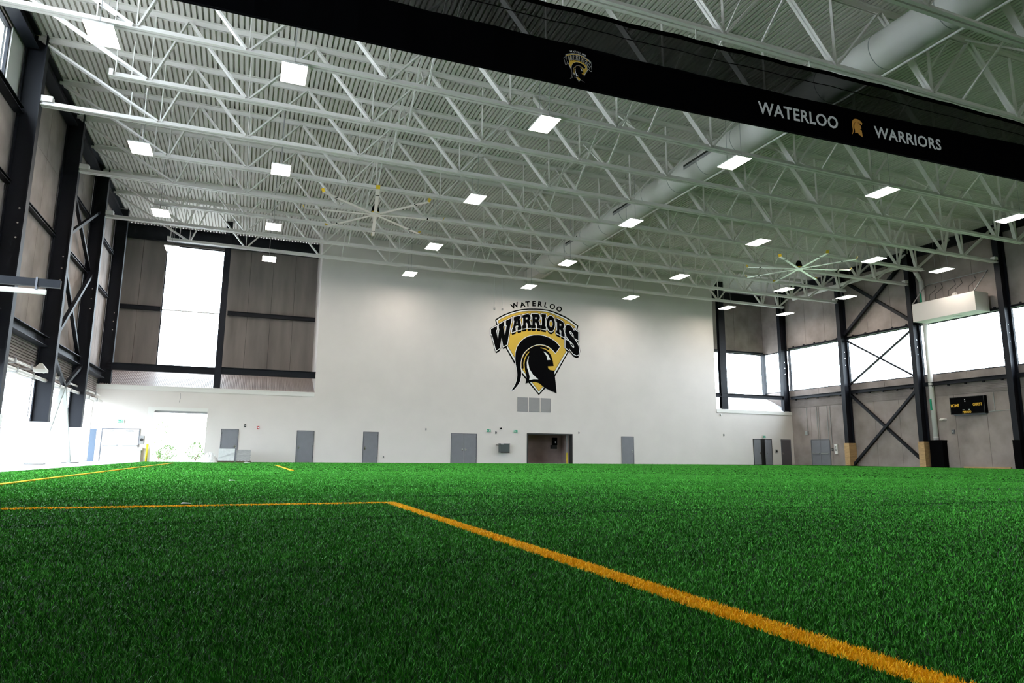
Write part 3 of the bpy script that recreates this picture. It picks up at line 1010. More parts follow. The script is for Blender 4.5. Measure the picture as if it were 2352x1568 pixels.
# ------------------------------------------------------------------ divider curtain
YCUR = 15.48
hemX = [-8.2, -2.04, 3.88, 10.39, 18.94, 26.79, 45.4]
hemZ = [10.50, 10.52, 10.55, 10.62, 10.80, 10.93, 11.25]
topX = [-8.2, 6.8, 10.46, 13.66, 19.22, 27.24, 45.4]
topZ = [12.75, 12.98, 13.05, 13.14, 13.30, 13.36, 13.38]
hem = lambda x: float(np.interp(x, hemX, hemZ))
ctop = lambda x: float(np.interp(x, topX, topZ))
bht = lambda x: float(np.interp(x, [-8, 14, 20, 27, 46], [1.26, 1.28, 1.30, 1.50, 1.5]))
wav = lambda x, v: 0.018 * math.sin(x * 2.1) + 0.01 * math.sin(x * 5.3 + 1)
t = thing('divider_curtain', 'raised black divider curtain with printed band hanging under a truss', 'curtain', (18, YCUR, 10.5))


def cloth(fa, fb, dy, nx=180, nz=3, th=0.0):
    mb = MB()
    xs_ = np.linspace(-7.9, 45.3, nx)
    for a, b in zip(xs_[:-1], xs_[1:]):
        for k in range(nz):
            u0, u1 = k / nz, (k + 1) / nz
            P = lambda x, u: (x, YCUR + dy + wav(x, u), fa(x) * (1 - u) + fb(x) * u)
            mb.quad(P(a, u0), P(b, u0), P(b, u1), P(a, u1))
    return mb


part('solid_band', cloth(hem, lambda x: hem(x) + bht(x), 0), 'black_cloth', t, smooth=True)
part('netting', cloth(lambda x: hem(x) + bht(x), lambda x: ctop(x) - 0.15, 0), 'netting', t, smooth=True)
part('top_band', cloth(lambda x: ctop(x) - 0.15, ctop, 0), 'black_cloth', t, smooth=True)
part('net_seam', cloth(lambda x: ctop(x) - 0.55, lambda x: ctop(x) - 0.52, -0.005), 'black_cloth', t)
mb = MB()
xs_ = np.linspace(-7.9, 45.3, 40)
for a, b in zip(xs_[:-1], xs_[1:]):
    mb.tube((a, YCUR, hem(a)), (b, YCUR, hem(b)), 0.03, 6)
part('hem_pipe', mb, 'black', t)
for x in np.arange(-6, 45, 4.5):
    part('hanger_strap', MB().bar((x, YCUR, ctop(x)), (x, YCUR, ZB + 0.02), 0.04, 0.02), 'white_steel', t)
# printed words and marks on the band, on the camera-side face
YP = YCUR - 0.045


def on_band(x0, z0, x1, z1, h):
    def fn(u, v):
        x = x0 + (x1 - x0) * u
        return (x, YP, z0 + (z1 - z0) * u + h * v)
    return fn


text_part('printed_word', 'WATERLOO', 'grey_print', t, on_band(14.2, 11.09, 17.5, 11.20, 0.43), 1.06)
text_part('printed_word', 'WARRIORS', 'grey_print', t, on_band(19.12, 11.23, 22.35, 11.33, 0.42), 1.06)


def fn_small(a, b, l):
    s_ = 0.00425
    return (7.93 + (a - 1228) * s_, YP - l, 11.22 - (b - 797) * s_ + (a - 1228) * s_ * 0.03)


emblem(t, fn_small, 0.0015, 'white_print', 0.75)
Flat().stroke(HELM, 0.9).stroke(SH_BLACK, 0.7).build('emblem_outline', 'white_print', t, lambda a, b: fn_small(a, b, 0.0012))


def fn_or(a, b):
    s_ = 0.0047
    return (18.34 + (a - 1228) * s_, YP, 11.45 - (b - 832) * s_ + (a - 1228) * s_ * 0.03)


Flat().poly(PLUME).build('printed_plume', 'orange_print', t, fn_or)
Flat().poly(HELM, ()).build('printed_helmet', 'orange_print', t, lambda a, b: (fn_or(a, b)[0], YP - 0.002, fn_or(a, b)[2]))

# ------------------------------------------------------------------ doors in the white wall
DN = [0]


def door(x0, x1, z1, label, leaves=1, handle='r', mtl='door_grey', y=YF, panel=False):
    DN[0] += 1
    o = struct('door_%d' % DN[0], MB().box(x0 - 0.05, x0, y - 0.04, y + 0.02, 0, z1 + 0.05).box(x1, x1 + 0.05, y - 0.04, y + 0.02, 0, z1 + 0.05).box(x0, x1, y - 0.04, y + 0.02, z1, z1 + 0.05), 'frame_grey', label=label)
    wd = (x1 - x0) / leaves
    for i in range(leaves):
        a, b = x0 + i * wd + 0.008, x0 + (i + 1) * wd - 0.008
        lf = part('door_leaf', MB().box(a, b, y - 0.025, y - 0.003, 0.01, z1 - 0.008), mtl, o, world=False)
        hx = b - 0.1 if (handle == 'r' and leaves == 1) or (leaves == 2 and i == 0) else a + 0.1
        d_ = 1 if hx < (a + b) / 2 else -1
        part('door_handle', MB().box(hx - 0.03, hx + 0.03, y - 0.035, y - 0.025, 0.9, 1.1).tube((hx, y - 0.07, 1.0), (hx + d_ * 0.12, y - 0.07, 1.0), 0.015, 8).tube((hx, y - 0.025, 1.0), (hx, y - 0.07, 1.0), 0.012, 8), 'chrome', lf, world=False)
        for z in (0.3, 1.05, 1.8):
            xh = a if hx > (a + b) / 2 else b
            part('hinge', MB().box(xh - 0.012, xh + 0.012, y - 0.032, y - 0.024, z, z + 0.1), 'chrome', lf, world=False)
    return o


door(-1.36, -0.39, 2.08, 'grey door partly hidden behind wrapped pallets', handle='r')
door(3.36, 4.40, 2.08, 'grey door nearest the wrapped pallets', handle='l')
door(7.80, 8.77, 2.09, 'grey door between the pallets and the wide grey double door', handle='l')
door(14.17, 16.08, 2.11, 'wide grey double door left of the wall cabinet', leaves=2)
door(28.49, 29.55, 2.15, 'grey door alone to the right of the dark opening', handle='r')
DN[0] += 1
o = struct('door_%d' % DN[0], MB().box(41.72, 41.77, YF - 0.04, YF + 0.02, 0, 2.24).box(43.75, 43.8, YF - 0.04, YF + 0.02, 0, 2.24).box(41.77, 43.75, YF - 0.04, YF + 0.02, 2.19, 2.24).box(41.77, 43.75, YF - 0.003, YF + 0.0, 0, 2.19), 'slot_black', label='dark double door with one leaf ajar under an exit sign')
lf = part('door_leaf', MB().box(41.78, 42.55, YF - 0.03, YF - 0.006, 0.01, 2.18), 'door_grey', o, world=False)
part('door_handle', MB().tube((42.45, YF - 0.07, 1.0), (42.34, YF - 0.07, 1.0), 0.015, 8).box(42.42, 42.48, YF - 0.04, YF - 0.03, 0.9, 1.1), 'chrome', lf, world=False)
lf = part('door_leaf', MB().bar((43.74, YF - 0.03, 1.09), (42.80, YF - 0.28, 1.09), 0.03, 2.17), 'door_grey', o, world=False)
part('door_handle', MB().tube((42.9, YF - 0.33, 1.0), (43.02, YF - 0.30, 1.0), 0.015, 8), 'chrome', lf, world=False)
door(44.88, 45.90, 2.19, 'dark grey door next to the right wall corner', handle='l', mtl='door_dark')
o = door(-8.12, -6.12, 1.98, 'white double exit door beside the open loading door', leaves=2, mtl='door_white')
for x in (-7.65, -6.55):
    part('push_bar', MB().tube((x - 0.38, YF - 0.09, 0.98), (x + 0.38, YF - 0.09, 0.98), 0.03, 8).box(x - 0.4, x - 0.36, YF - 0.11, YF - 0.025, 0.94, 1.02).box(x + 0.36, x + 0.4, YF - 0.11, YF - 0.025, 0.94, 1.02), 'vent_grey', o, world=False)
    part('closer', MB().box(x - 0.3, x + 0.1, YF - 0.1, YF - 0.03, 1.84, 1.92), 'vent_grey', o, world=False)

# open loading door: jambs and header
struct('trim_5', MB().box(ROLL[0] - 0.02, ROLL[0] + 0.32, YF - 0.06, YF + 0.5, 0, 3.2).box(ROLL[0] - 0.02, ROLL[1] + 0.05, YF - 0.06, YF - 0.005, 3.2, 3.42), 'white_trim', label='white jamb and header of the open loading door')
struct('trim_6', MB().box(ROLL[0] + 0.33, ROLL[1] - 0.01, YF + 0.2, YF + 0.45, 3.08, 3.35), 'vent_grey', label='grey rolled shutter edge in the loading door head')
t = thing('bollard', 'yellow bollard inside the open loading door', 'bollard', (ROLL[0] + 0.15, YF - 0.22, 0))
part('post', MB().tube((-5.57, YF - 0.22, 0), (-5.57, YF - 0.22, 1.05), 0.06, 12), 'yellow_paint', t, smooth=True)
part('cap', MB().tube((-5.57, YF - 0.22, 1.05), (-5.57, YF - 0.22, 1.1), 0.065, 12, 0.03), 'yellow_paint', t)

# dark opening to the right of the cabinet: alcove behind the wall
struct('wall_alcove', MB().box(19.6, 24.6, 51.4, 51.48, 0, 2.6).box(19.55, 19.6, YF + 0.5, 51.48, 0, 2.6).box(24.6, 24.65, YF + 0.5, 51.48, 0, 2.6).box(19.55, 24.65, YF + 0.5, 51.48, 2.6, 2.65).box(19.55, 24.65, YF + 0.02, 51.48, -0.1, -0.002), 'alcove_wall', label='brown walled store room seen through the dark opening')
struct('trim_7', MB().box(OPEN[0], OPEN[0] + 0.07, YF - 0.01, YF + 0.5, 0, 2.3).box(OPEN[1] - 0.07, OPEN[1], YF - 0.01, YF + 0.5, 0, 2.3).box(OPEN[0] + 0.07, OPEN[1] - 0.07, YF - 0.01, YF + 0.3, 2.2, 2.3), 'slot_black', label='black frame of the store room opening')
t = thing('door_track', 'vertical grey door track at the right of the dark opening', 'door track', (23.82, YF + 0.55, 0))
part('rail', MB().box(23.78, 23.86, YF + 0.52, YF + 0.62, 0, 2.25), 'vent_grey', t)
part('guard_post', MB().tube((23.75, YF + 0.4, 0), (23.75, YF + 0.4, 0.85), 0.05, 10), 'yellow_paint', t)
t = thing('chain_hoist', 'black door operator with white tag inside the opening', 'door operator', (23.4, 50.2, 1.2))
part('case', MB().box(23.25, 23.6, 50.1, 50.4, 1.45, 2.05), 'black', t)
part('gear_box', MB().box(23.1, 23.55, 50.05, 50.35, 1.15, 1.45), 'slot_black', t)
part('tag', MB().box(23.38, 23.48, 50.05, 50.09, 1.62, 1.74), 'white_print', t)

# louvre panels beneath the emblem
for i, (a, b) in enumerate(((19.36, 20.22), (20.33, 21.22), (21.33, 22.18))):
    t = thing('wall_vent', 'grey wall vent under the emblem, %s of three' % ('left', 'middle', 'right')[i], 'vent', (a, YF, 3.92))
    part('frame', MB().box(a, a + 0.04, YF - 0.03, YF - 0.002, 3.94, 5.02).box(b - 0.04, b, YF - 0.03, YF - 0.002, 3.94, 5.02).box(a, b, YF - 0.03, YF - 0.002, 3.92, 3.96).box(a, b, YF - 0.03, YF - 0.002, 4.98, 5.02), 'vent_grey', t)
    part('back', MB().box(a + 0.04, b - 0.04, YF - 0.006, YF - 0.002, 3.96, 4.98), 'seam_grey', t)
    sl = MB()
    for k in range(20):
        z = 3.98 + k * 0.05
        sl.quad((a + 0.04, YF - 0.028, z), (b - 0.04, YF - 0.028, z), (b - 0.04, YF - 0.008, z + 0.04), (a + 0.04, YF - 0.008, z + 0.04))
    part('louvres', sl, 'vent_grey', t)['kind'] = 'stuff'

# wall cabinet
t = thing('wall_cabinet', 'dark green grey metal box mounted on the white wall', 'cabinet', (17.85, YF - 0.4, 0.78))
part('body', MB().box(17.86, 18.60, YF - 0.42, YF - 0.005, 0.80, 1.42), 'box_green_grey', t)
part('lid', MB().box(17.84, 18.62, YF - 0.45, YF - 0.005, 1.42, 1.47), 'box_green_grey', t)
part('lower_lip', MB().box(17.88, 18.58, YF - 0.47, YF - 0.42, 0.78, 0.86), 'slot_black', t)
part('label_strip', MB().box(17.88, 18.12, YF - 0.455, YF - 0.45, 1.40, 1.45), 'white_print', t)
part('side_pipe', MB().tube((17.62, YF - 0.1, 1.38), (17.86, YF - 0.1, 1.38), 0.03, 8), 'vent_grey', t)


# exit signs
def exit_sign(x, y, z, label, face='y', flip=False):
    t = thing('exit_sign', label, 'exit sign', (x, y, z))
    if face == 'y':
        P = lambda a, b, d: (x + (-a if flip else a), y - d, z + b)
        part('case', MB().box(x - 0.19, x + 0.19, y - 0.08, y - 0.002, z, z + 0.22), 'white_trim', t)
    part('green_face', MB().quad(P(-0.16, 0.02, 0.084), P(0.16, 0.02, 0.084), P(0.16, 0.2, 0.084), P(-0.16, 0.2, 0.084)), 'green_sign', t)
    fm = Flat()
    fm.poly(ell(0.05, 0.165, 0.018, 0.018, 0, 10))
    fm.stroke([(0.045, 0.15), (0.03, 0.095)], 0.03, False).stroke([(0.03, 0.095), (0.06, 0.07), (0.05, 0.04)], 0.018, False).stroke([(0.03, 0.095), (0.0, 0.075), (-0.03, 0.07)], 0.018, False).stroke([(0.045, 0.14), (0.08, 0.12)], 0.014, False).stroke([(0.04, 0.14), (0.005, 0.125)], 0.014, False)
    fm.poly([(-0.14, 0.11), (-0.1, 0.15), (-0.1, 0.125), (-0.05, 0.125), (-0.05, 0.095), (-0.1, 0.095), (-0.1, 0.07)])
    fm.stroke([(0.10, 0.04), (0.10, 0.18), (0.145, 0.18), (0.145, 0.04)], 0.014, False)
    fm.build('pictogram', 'white_print', t, lambda a, b: P(a, b, 0.087))


exit_sign(-7.2, YF, 2.36, 'green exit sign over the white double door')
exit_sign(17.05, YF, 2.30, 'green exit sign above left of the wall cabinet')
exit_sign(19.2, YF, 2.30, 'green exit sign beside the dark opening', flip=True)
exit_sign(42.95, YF, 2.32, 'green exit sign over the double door with a leaf ajar')


# small wall devices
def device(name, x, z, label, cat, m1='white_trim', m2='black', w_=0.12, h_=0.16):
    t = thing(name, label, cat, (x, YF, z))
    part('base', MB().box(x - w_ / 2, x + w_ / 2, YF - 0.05, YF - 0.002, z, z + h_), m1, t)
    part('front', MB().tube((x, YF - 0.05, z + h_ / 2), (x, YF - 0.1, z + h_ / 2), w_ * 0.35, 10), m2, t)


device('dome_camera', 18.02, 2.5, 'white dome camera between the two exit signs', 'camera', 'white_trim', 'black', 0.2, 0.18)
device('alarm_horn', 17.63, 2.18, 'small grey horn below the dome camera', 'alarm', 'vent_grey', 'slot_black', 0.12, 0.2)
device('alarm_horn', 0.02, 2.28, 'small dark alarm box high beside the pallets', 'alarm', 'slot_black', 'vent_grey', 0.1, 0.18)
device('alarm_strobe', 0.84, 2.15, 'small red alarm strobe between two grey doors', 'alarm', 'red_paint', 'white_print', 0.12, 0.2)
device('wall_sensor', 12.23, 2.33, 'tiny grey sensor left of the wide double door', 'sensor', 'vent_grey', 'slot_black', 0.08, 0.16)
device('wall_sensor', 24.6, 2.33, 'tiny grey sensor just right of the dark opening', 'sensor', 'vent_grey', 'slot_black', 0.08, 0.16)
device('wall_sensor', 38.4, 4.2, 'small pale sensor under the right ledge', 'sensor', 'vent_grey', 'white_print', 0.25, 0.1)
device('wall_sensor', 38.6, 2.4, 'small grey sensor on the right of the white wall', 'sensor', 'vent_grey', 'slot_black', 0.1, 0.2)
device('outlet', 8.98 + 0.25, 0.35, 'tiny outlet beside a grey door', 'outlet', 'vent_grey', 'slot_black', 0.08, 0.12)
device('card_reader', 44.27, 1.02, 'small grey card reader between two doors at right', 'card reader', 'vent_grey', 'slot_black', 0.22, 0.32)
device('wall_phone', -5.95, 1.1, 'grey hand dryer box beside the loading door', 'wall box', 'vent_grey', 'slot_black', 0.26, 0.5)
t = thing('fountain', 'white drinking fountain beside the loading door', 'fountain', (-6.0, YF - 0.2, 0.0))
part('basin', MB().box(-6.2, -5.82, YF - 0.42, YF - 0.005, 0.7, 0.86), 'white_trim', t)
part('pedestal', MB().box(-6.12, -5.9, YF - 0.3, YF - 0.005, 0.0, 0.7), 'door_white', t)
part('spout', MB().tube((-6.0, YF - 0.3, 0.86), (-6.0, YF - 0.22, 0.93), 0.015, 8), 'chrome', t)
for x, lab in ((17.37, 'left hanging cable stub above the emblem'), (18.02, 'right hanging cable stub above the emblem')):
    t = thing('cable_drop', lab, 'cable', (x, YF - 0.05, 11.8))
    part('cable', MB().tube((x, YF - 0.05, 11.85), (x, YF - 0.05, 15.6), 0.016, 6), 'white_trim', t)
    part('plug', MB().box(x - 0.05, x + 0.06, YF - 0.1, YF - 0.01, 11.72, 11.86), 'vent_grey', t)
solo('cable_loop', MB().tube((0.0, 0, 0), (0.03, 0, -0.35), 0.012, 6).tube((0.03, 0, -0.35), (-0.02, 0, -0.6), 0.012, 6), 'vent_grey', 'thin grey cable dangling above the loading door', 'cable').location = (-4.0, YF - 0.02, 3.75)

# ------------------------------------------------------------------ right wall fittings
# scoreboard
XS = 46.0
t = thing('scoreboard', 'black scoreboard lettered HOME, GUEST and PERIOD on the right wall', 'scoreboard', (XS, 31.85, 3.66))
part('cabinet', MB().box(XS, XR - 0.002, 30.66, 33.06, 3.66, 4.84), 'black', t)
part('edge_trim', MB().box(XS - 0.012, XS, 30.66, 33.06, 3.66, 3.69).box(XS - 0.012, XS, 30.66, 33.06, 4.81, 4.84).box(XS - 0.012, XS, 30.66, 30.70, 3.69, 4.81).box(XS - 0.012, XS, 33.02, 33.06, 3.69, 4.81), 'slot_black', t)
part('lower_bracket', MB().box(XS + 0.1, XR - 0.002, 30.7, 32.9, 3.58, 3.66), 'frame_grey', t)


def on_board(y0, y1, z0, h):
    return lambda u, v: (XS - 0.006, y0 + (y1 - y0) * u, z0 + h * v)


text_part('score_word', 'HOME', 'amber_print', t, on_board(33.0, 32.42, 4.17, 0.2))
text_part('score_word', 'GUEST', 'amber_print', t, on_board(31.45, 30.82, 4.17, 0.2))
text_part('score_word', 'PERIOD', 'amber_print', t, on_board(32.2, 31.6, 3.71, 0.15))
for y, z, a, b in ((31.98, 4.64, 0.03, 0.03), (31.97, 4.52, 0.03, 0.03), (32.12, 3.94, 0.07, 0.015), (31.72, 3.95, 0.06, 0.015)):
    part('lamp_dot', MB().box(XS - 0.01, XS - 0.002, y - a, y + a, z - b, z + b), 'white_print', t)

# white bulkhead box with wire cage
t = thing('bulkhead_box', 'white boxed balcony with a wire guard high on the right wall', 'box', (44.65, 31.9, 10.35))
y0, y1, xf = 29.62, 34.2, 44.62
part('box', MB().box(xf, 45.98, y0, y0 + 0.05, 10.36, 11.66).box(xf, 45.98, y1 - 0.05, y1, 10.36, 11.66).box(xf, xf + 0.05, y0 + 0.05, y1 - 0.05, 10.36, 11.66).box(xf + 0.05, 45.98, y0 + 0.05, y1 - 0.05, 10.36, 10.42).box(45.93, 45.98, y0 + 0.05, y1 - 0.05, 10.42, 11.66), 'white_wall', t)
part('underside_vent', MB().tube((45.5, 31.5, 10.345), (45.5, 31.5, 10.357), 0.28, 16), 'vent_grey', t)
xt, zt_ = 46.2, 13.25
for a, b in (((xf + 0.03, y0 + 0.03, 11.66), (xt, y0 + 0.03, zt_)), ((xf + 0.03, y1 - 0.03, 11.66), (xt, y1 - 0.03, zt_)), ((xt, y0, zt_), (xt, y1, zt_))):
    part('guard_bar', MB().bar(a, b, 0.05, 0.05), 'vent_grey', t)
k = 0
yy = y0 + 0.4
while yy < y1 - 0.5:
    for (u0, u1, da, db) in ((0.05, 0.35, 0, 0.3), (0.35, 0.62, 0.3, 0.05), (0.62, 0.9, 0.05, 0.45)):
        P = lambda u, q: (xf + 0.03 + (xt - xf) * u, yy + q, 11.66 + (zt_ - 11.66) * u)
        if (k + int(u0 * 10)) % 3 != 1:
            part('guard_wire', MB().bar(P(u0, da), P(u1, db), 0.025, 0.025), 'slot_black', t)
    yy += 0.48
    k += 1
part('inner_light_patch', MB().quad((45.3, 31.2, 11.5), (45.3, 31.9, 11.5), (45.6, 31.75, 12.1), (45.6, 31.5, 12.1)), 'white_wall', t)

# door, cabinets and conduits on the right wall near the far corner
DN[0] += 1
o = struct('door_%d' % DN[0], MB().box(XR - 0.05, XR - 0.002, 44.17, 46.18, 2.12, 2.2).box(XR - 0.05, XR - 0.002, 44.12, 44.2, 0, 2.12).box(XR - 0.05, XR - 0.002, 46.12, 46.2, 0, 2.12), 'frame_grey', label='grey double exit door in the right wall')
for a, b in ((44.2, 45.15), (45.17, 46.12)):
    lf = part('door_leaf', MB().box(XR - 0.035, XR - 0.004, a, b, 0.01, 2.11), 'door_grey', o, world=False)
    part('push_bar', MB().tube((XR - 0.1, a + 0.08, 1.0), (XR - 0.1, b - 0.08, 1.0), 0.03, 8).box(XR - 0.1, XR - 0.035, a + 0.08, a + 0.14, 0.96, 1.04).box(XR - 0.1, XR - 0.035, b - 0.14, b - 0.08, 0.96, 1.04), 'seam_grey', lf, world=False)


def conduit(y, z0, z1, label):
    solo('conduit', MB().tube((XR - 0.03, y, z0), (XR - 0.03, y, z1), 0.02, 6), 'seam_grey', label, 'conduit')


conduit(45.35, 2.2, 5.0, 'thin conduit rising from the door head at right')
conduit(45.15, 2.2, 5.0, 'thin conduit beside the one over the door head')
conduit(46.5, 2.9, 5.0, 'thin conduit over the small grey switch box')
conduit(44.2, 1.6, 5.0, 'thin conduit between the exit door and the notice box')
conduit(43.9, 1.75, 4.9, 'thin conduit above the white notice box')
t = thing('switch_box', 'small grey switch box beside the right wall exit door', 'switch box', (46.25, 46.55, 2.6))
part('body', MB().box(46.18, XR - 0.002, 46.4, 46.75, 2.6, 2.95), 'vent_grey', t)
part('cover', MB().box(46.165, 46.18, 46.43, 46.72, 2.63, 2.92), 'seam_grey', t)
t = thing('notice_box', 'white upright notice box with dark marks on the right wall', 'notice', (46.25, 43.5, 0.95))
part('case', MB().box(46.2, XR - 0.002, 43.32, 43.62, 0.95, 1.78), 'white_trim', t)
for z in (1.2, 1.3, 1.4, 1.5):
    part('mark', MB().box(46.19, 46.2, 43.42, 43.52, z, z + 0.06), 'slot_black', t)
t = thing('pull_station', 'small dark pull station left of the white notice box', 'alarm', (46.25, 43.85, 1.25))
part('body', MB().box(46.22, XR - 0.002, 43.8, 43.95, 1.2, 1.42), 'slot_black', t)
part('lever', MB().box(46.2, 46.22, 43.84, 43.91, 1.28, 1.34), 'vent_grey', t)
t = thing('wall_light', 'small white wedge wall light left of the scoreboard', 'light', (46.15, 34.0, 3.3))
part('body', MB().quad((XR - 0.002, 33.6, 3.3), (45.98, 33.7, 3.3), (45.98, 33.95, 3.3), (XR - 0.002, 34.05, 3.3)).quad((XR - 0.002, 33.6, 3.3), (XR - 0.002, 33.6, 3.48), (45.98, 33.7, 3.36), (45.98, 33.7, 3.3)).quad((45.98, 33.7, 3.3), (45.98, 33.7, 3.36), (45.98, 33.95, 3.36), (45.98, 33.95, 3.3)).quad((45.98, 33.7, 3.36), (XR - 0.002, 33.6, 3.48), (XR - 0.002, 34.05, 3.48), (45.98, 33.95, 3.36)), 'white_trim', t)
t = thing('junction_box', 'small rusty junction box under the scoreboard', 'junction box', (46.25, 33.2, 2.4))
part('body', MB().box(46.22, XR - 0.002, 33.1, 33.3, 2.35, 2.62), 'frame_grey', t)
part('knob', MB().tube((46.22, 33.2, 2.48), (46.19, 33.2, 2.48), 0.05, 8), 'seam_grey', t)
solo('conduit', MB().tube((XR - 0.03, 30.6, 3.75), (XR - 0.03, 28.95, 3.8), 0.02, 6), 'seam_grey', 'thin horizontal conduit right of the scoreboard', 'conduit')
solo('conduit', MB().tube((XR - 0.03, 30.2, 3.75), (XR - 0.03, 30.2, 5.0), 0.02, 6), 'seam_grey', 'thin upright conduit just right of the scoreboard', 'conduit')
solo('conduit', MB().tube((XR - 0.03, 29.2, 0.5), (XR - 0.03, 29.2, 5.0), 0.025, 6), 'seam_grey', 'long upright conduit near the right frame edge', 'conduit')

# ------------------------------------------------------------------ pallets by the loading door
def pallet(x0, x1, y0, y1, parent):
    for k in range(3):
        yy_ = y0 + (y1 - y0 - 0.12) * k / 2
        part('pallet_block', MB().box(x0, x1, yy_, yy_ + 0.12, 0.005, 0.09), 'pallet_wood', parent)
    for k in range(5):
        xx = x0 + (x1 - x0 - 0.1) * k / 4
        part('pallet_slat', MB().box(xx, xx + 0.1, y0, y1, 0.09, 0.115), 'pallet_wood', parent)


t = thing('wrapped_stack', 'white plastic wrapped stack on a pallet before the grey door', 'pallet load', (-0.95, 46.2, 0))
pallet(-1.4, -0.45, 45.7, 46.7, t)
part('load', MB().box(-1.38, -0.47, 45.72, 46.68, 0.116, 0.84), 'wrap_plastic', t)
part('wrap_fold', MB().bar((-1.38, 45.70, 0.3), (-0.47, 45.70, 0.62), 0.02, 0.04).bar((-1.38, 45.70, 0.7), (-0.47, 45.70, 0.5), 0.02, 0.03), 'wrap_plastic', t)
t = thing('sheet_stack', 'grey banded stack of sheets on a dark pallet', 'pallet load', (0.0, 46.2, 0))
pallet(-0.38, 0.5, 45.75, 46.65, t)
for k in range(9):
    d = random.uniform(-0.02, 0.02)
    part('sheet_bundle', MB().box(-0.37 + d, 0.47 + d, 45.78, 46.62, 0.116 + k * 0.075, 0.116 + k * 0.075 + 0.068), 'grey_stack', t)
t = thing('plastic_heap', 'crumpled heap of white plastic sheeting beside the pallets', 'plastic heap', (-1.75, 46.0, 0))
hb = MB()
N = 14
for j in range(N + 1):
    for i in range(N + 1):
        u, v = i / N * 2 - 1, j / N * 2 - 1
        r = min(1, math.hypot(u, v))
        z = 0.62 * max(0, 1 - r ** 2.2) * (0.75 + 0.35 * random.random()) + 0.006
        hb.v.append((-1.85 + u * 0.5, 46.0 + v * 0.5, z if r < 1 else 0.004))
for j in range(N):
    for i in range(N):
        a = j * (N + 1) + i
        hb.f.append((a, a + 1, a + N + 2, a + N + 1))
part('sheeting', hb, 'wrap_plastic', t)
solo('cardboard_scrap', MB().box(0.1, 0.45, 45.2, 45.45, 0.003, 0.03).box(0.15, 0.3, 45.15, 45.2, 0.003, 0.05), 'wrap_plastic', 'flat white scrap lying before the banded stack', 'scrap')
solo('paper_scrap', MB().quad((-0.53, 7.5, 0.022), (-0.45, 7.51, 0.025), (-0.44, 7.56, 0.022), (-0.52, 7.55, 0.03)).quad((-0.53, 7.5, 0.018), (-0.45, 7.51, 0.02), (-0.44, 7.56, 0.018), (-0.52, 7.55, 0.025)), 'white_print', 'small white paper scrap just beyond the yellow cross line', 'scrap')
solo('paper_scrap', MB().quad((-0.21, 13.8, 0.022), (-0.10, 13.82, 0.025), (-0.09, 13.9, 0.025), (-0.2, 13.88, 0.035)).quad((-0.21, 13.8, 0.018), (-0.10, 13.82, 0.02), (-0.09, 13.9, 0.02), (-0.2, 13.88, 0.03)), 'white_print', 'small white paper scrap farther out on the turf', 'scrap')

# narrow pad left of the white exit door
solo('wall_pad', MB().box(-8.66, -8.34, 47.6, 47.68, 0.02, 1.95), 'pad_blue', 'narrow blue grey pad standing left of the white exit door', 'pad')

# yellow skirting strip by the right wall
solo('wood_strip', MB().box(46.1, 46.24, 29.5, 32.6, 0.002, 0.10), 'plywood', 'pale timber strip lying along the right wall under the scoreboard', 'timber')

# ------------------------------------------------------------------ shrubs outside the loading door
leafv = [(-0.06, 0, 0), (0.0, 0.02, 0.03), (0.06, 0, 0), (0, -0.02, 0.14)]


def shrub(x, y, h, r, label):
    t = thing('shrub', label, 'shrub', (x, y, -0.02))
    st = MB()
    for k in range(5):
        a = random.uniform(0, 6.28)
        st.tube((x, y, -0.02), (x + r * 0.6 * math.cos(a), y + r * 0.6 * math.sin(a), h * 0.8), 0.025, 5, 0.008)
    part('stems', st, 'bark', t)
    lv = MB()
    for k in range(420):
        a, b, q = random.uniform(0, 6.28), random.uniform(0, 1), random.uniform(0.3, 1) ** 0.5
        c = Vector((x + r * q * math.cos(a) * math.sin(math.pi * (0.15 + 0.8 * b)), y + r * q * math.sin(a) * math.sin(math.pi * (0.15 + 0.8 * b)), 0.1 + h * b))
        d = Vector((random.gauss(0, 1), random.gauss(0, 1), random.gauss(0.3, 1))).normalized() * 0.13
        e = d.orthogonal().normalized() * 0.05
        lv.quad(tuple(c), tuple(c + d * 0.5 + e), tuple(c + d), tuple(c + d * 0.5 - e))
    part('foliage', lv, 'leaf', t)['kind'] = 'stuff'


shrub(-5.3, 57.5, 1.0, 0.8, 'small leafy shrub outside the loading door, left one')
shrub(-3.3, 57.0, 1.25, 0.75, 'leafy shrub outside the loading door, right one')
shrub(-6.3, 62.0, 3.0, 1.3, 'taller pale shrub farther outside the loading door')

# ------------------------------------------------------------------ turf blades and lines
LWID = 0.105
LINES = [  # name, label, x0, x1, y0, y1
    ('yellow sideline running from the foreground to the cross line', 1.4977 - LWID / 2, 1.4977 + LWID / 2, -6.0, 7.266),
    ('thin yellow cross line meeting the sideline at its corner', -3.456, 1.4977 + LWID / 2, 7.266, 7.266 + LWID),
    ('yellow line along the left side of the field', -3.456 - LWID / 2, -3.456 + LWID / 2, 7.266, 41.0),
    ('short yellow line far out in front of the grey doors', 1.5 - LWID / 2, 1.5 + LWID / 2, 22.9, 34.5),
]


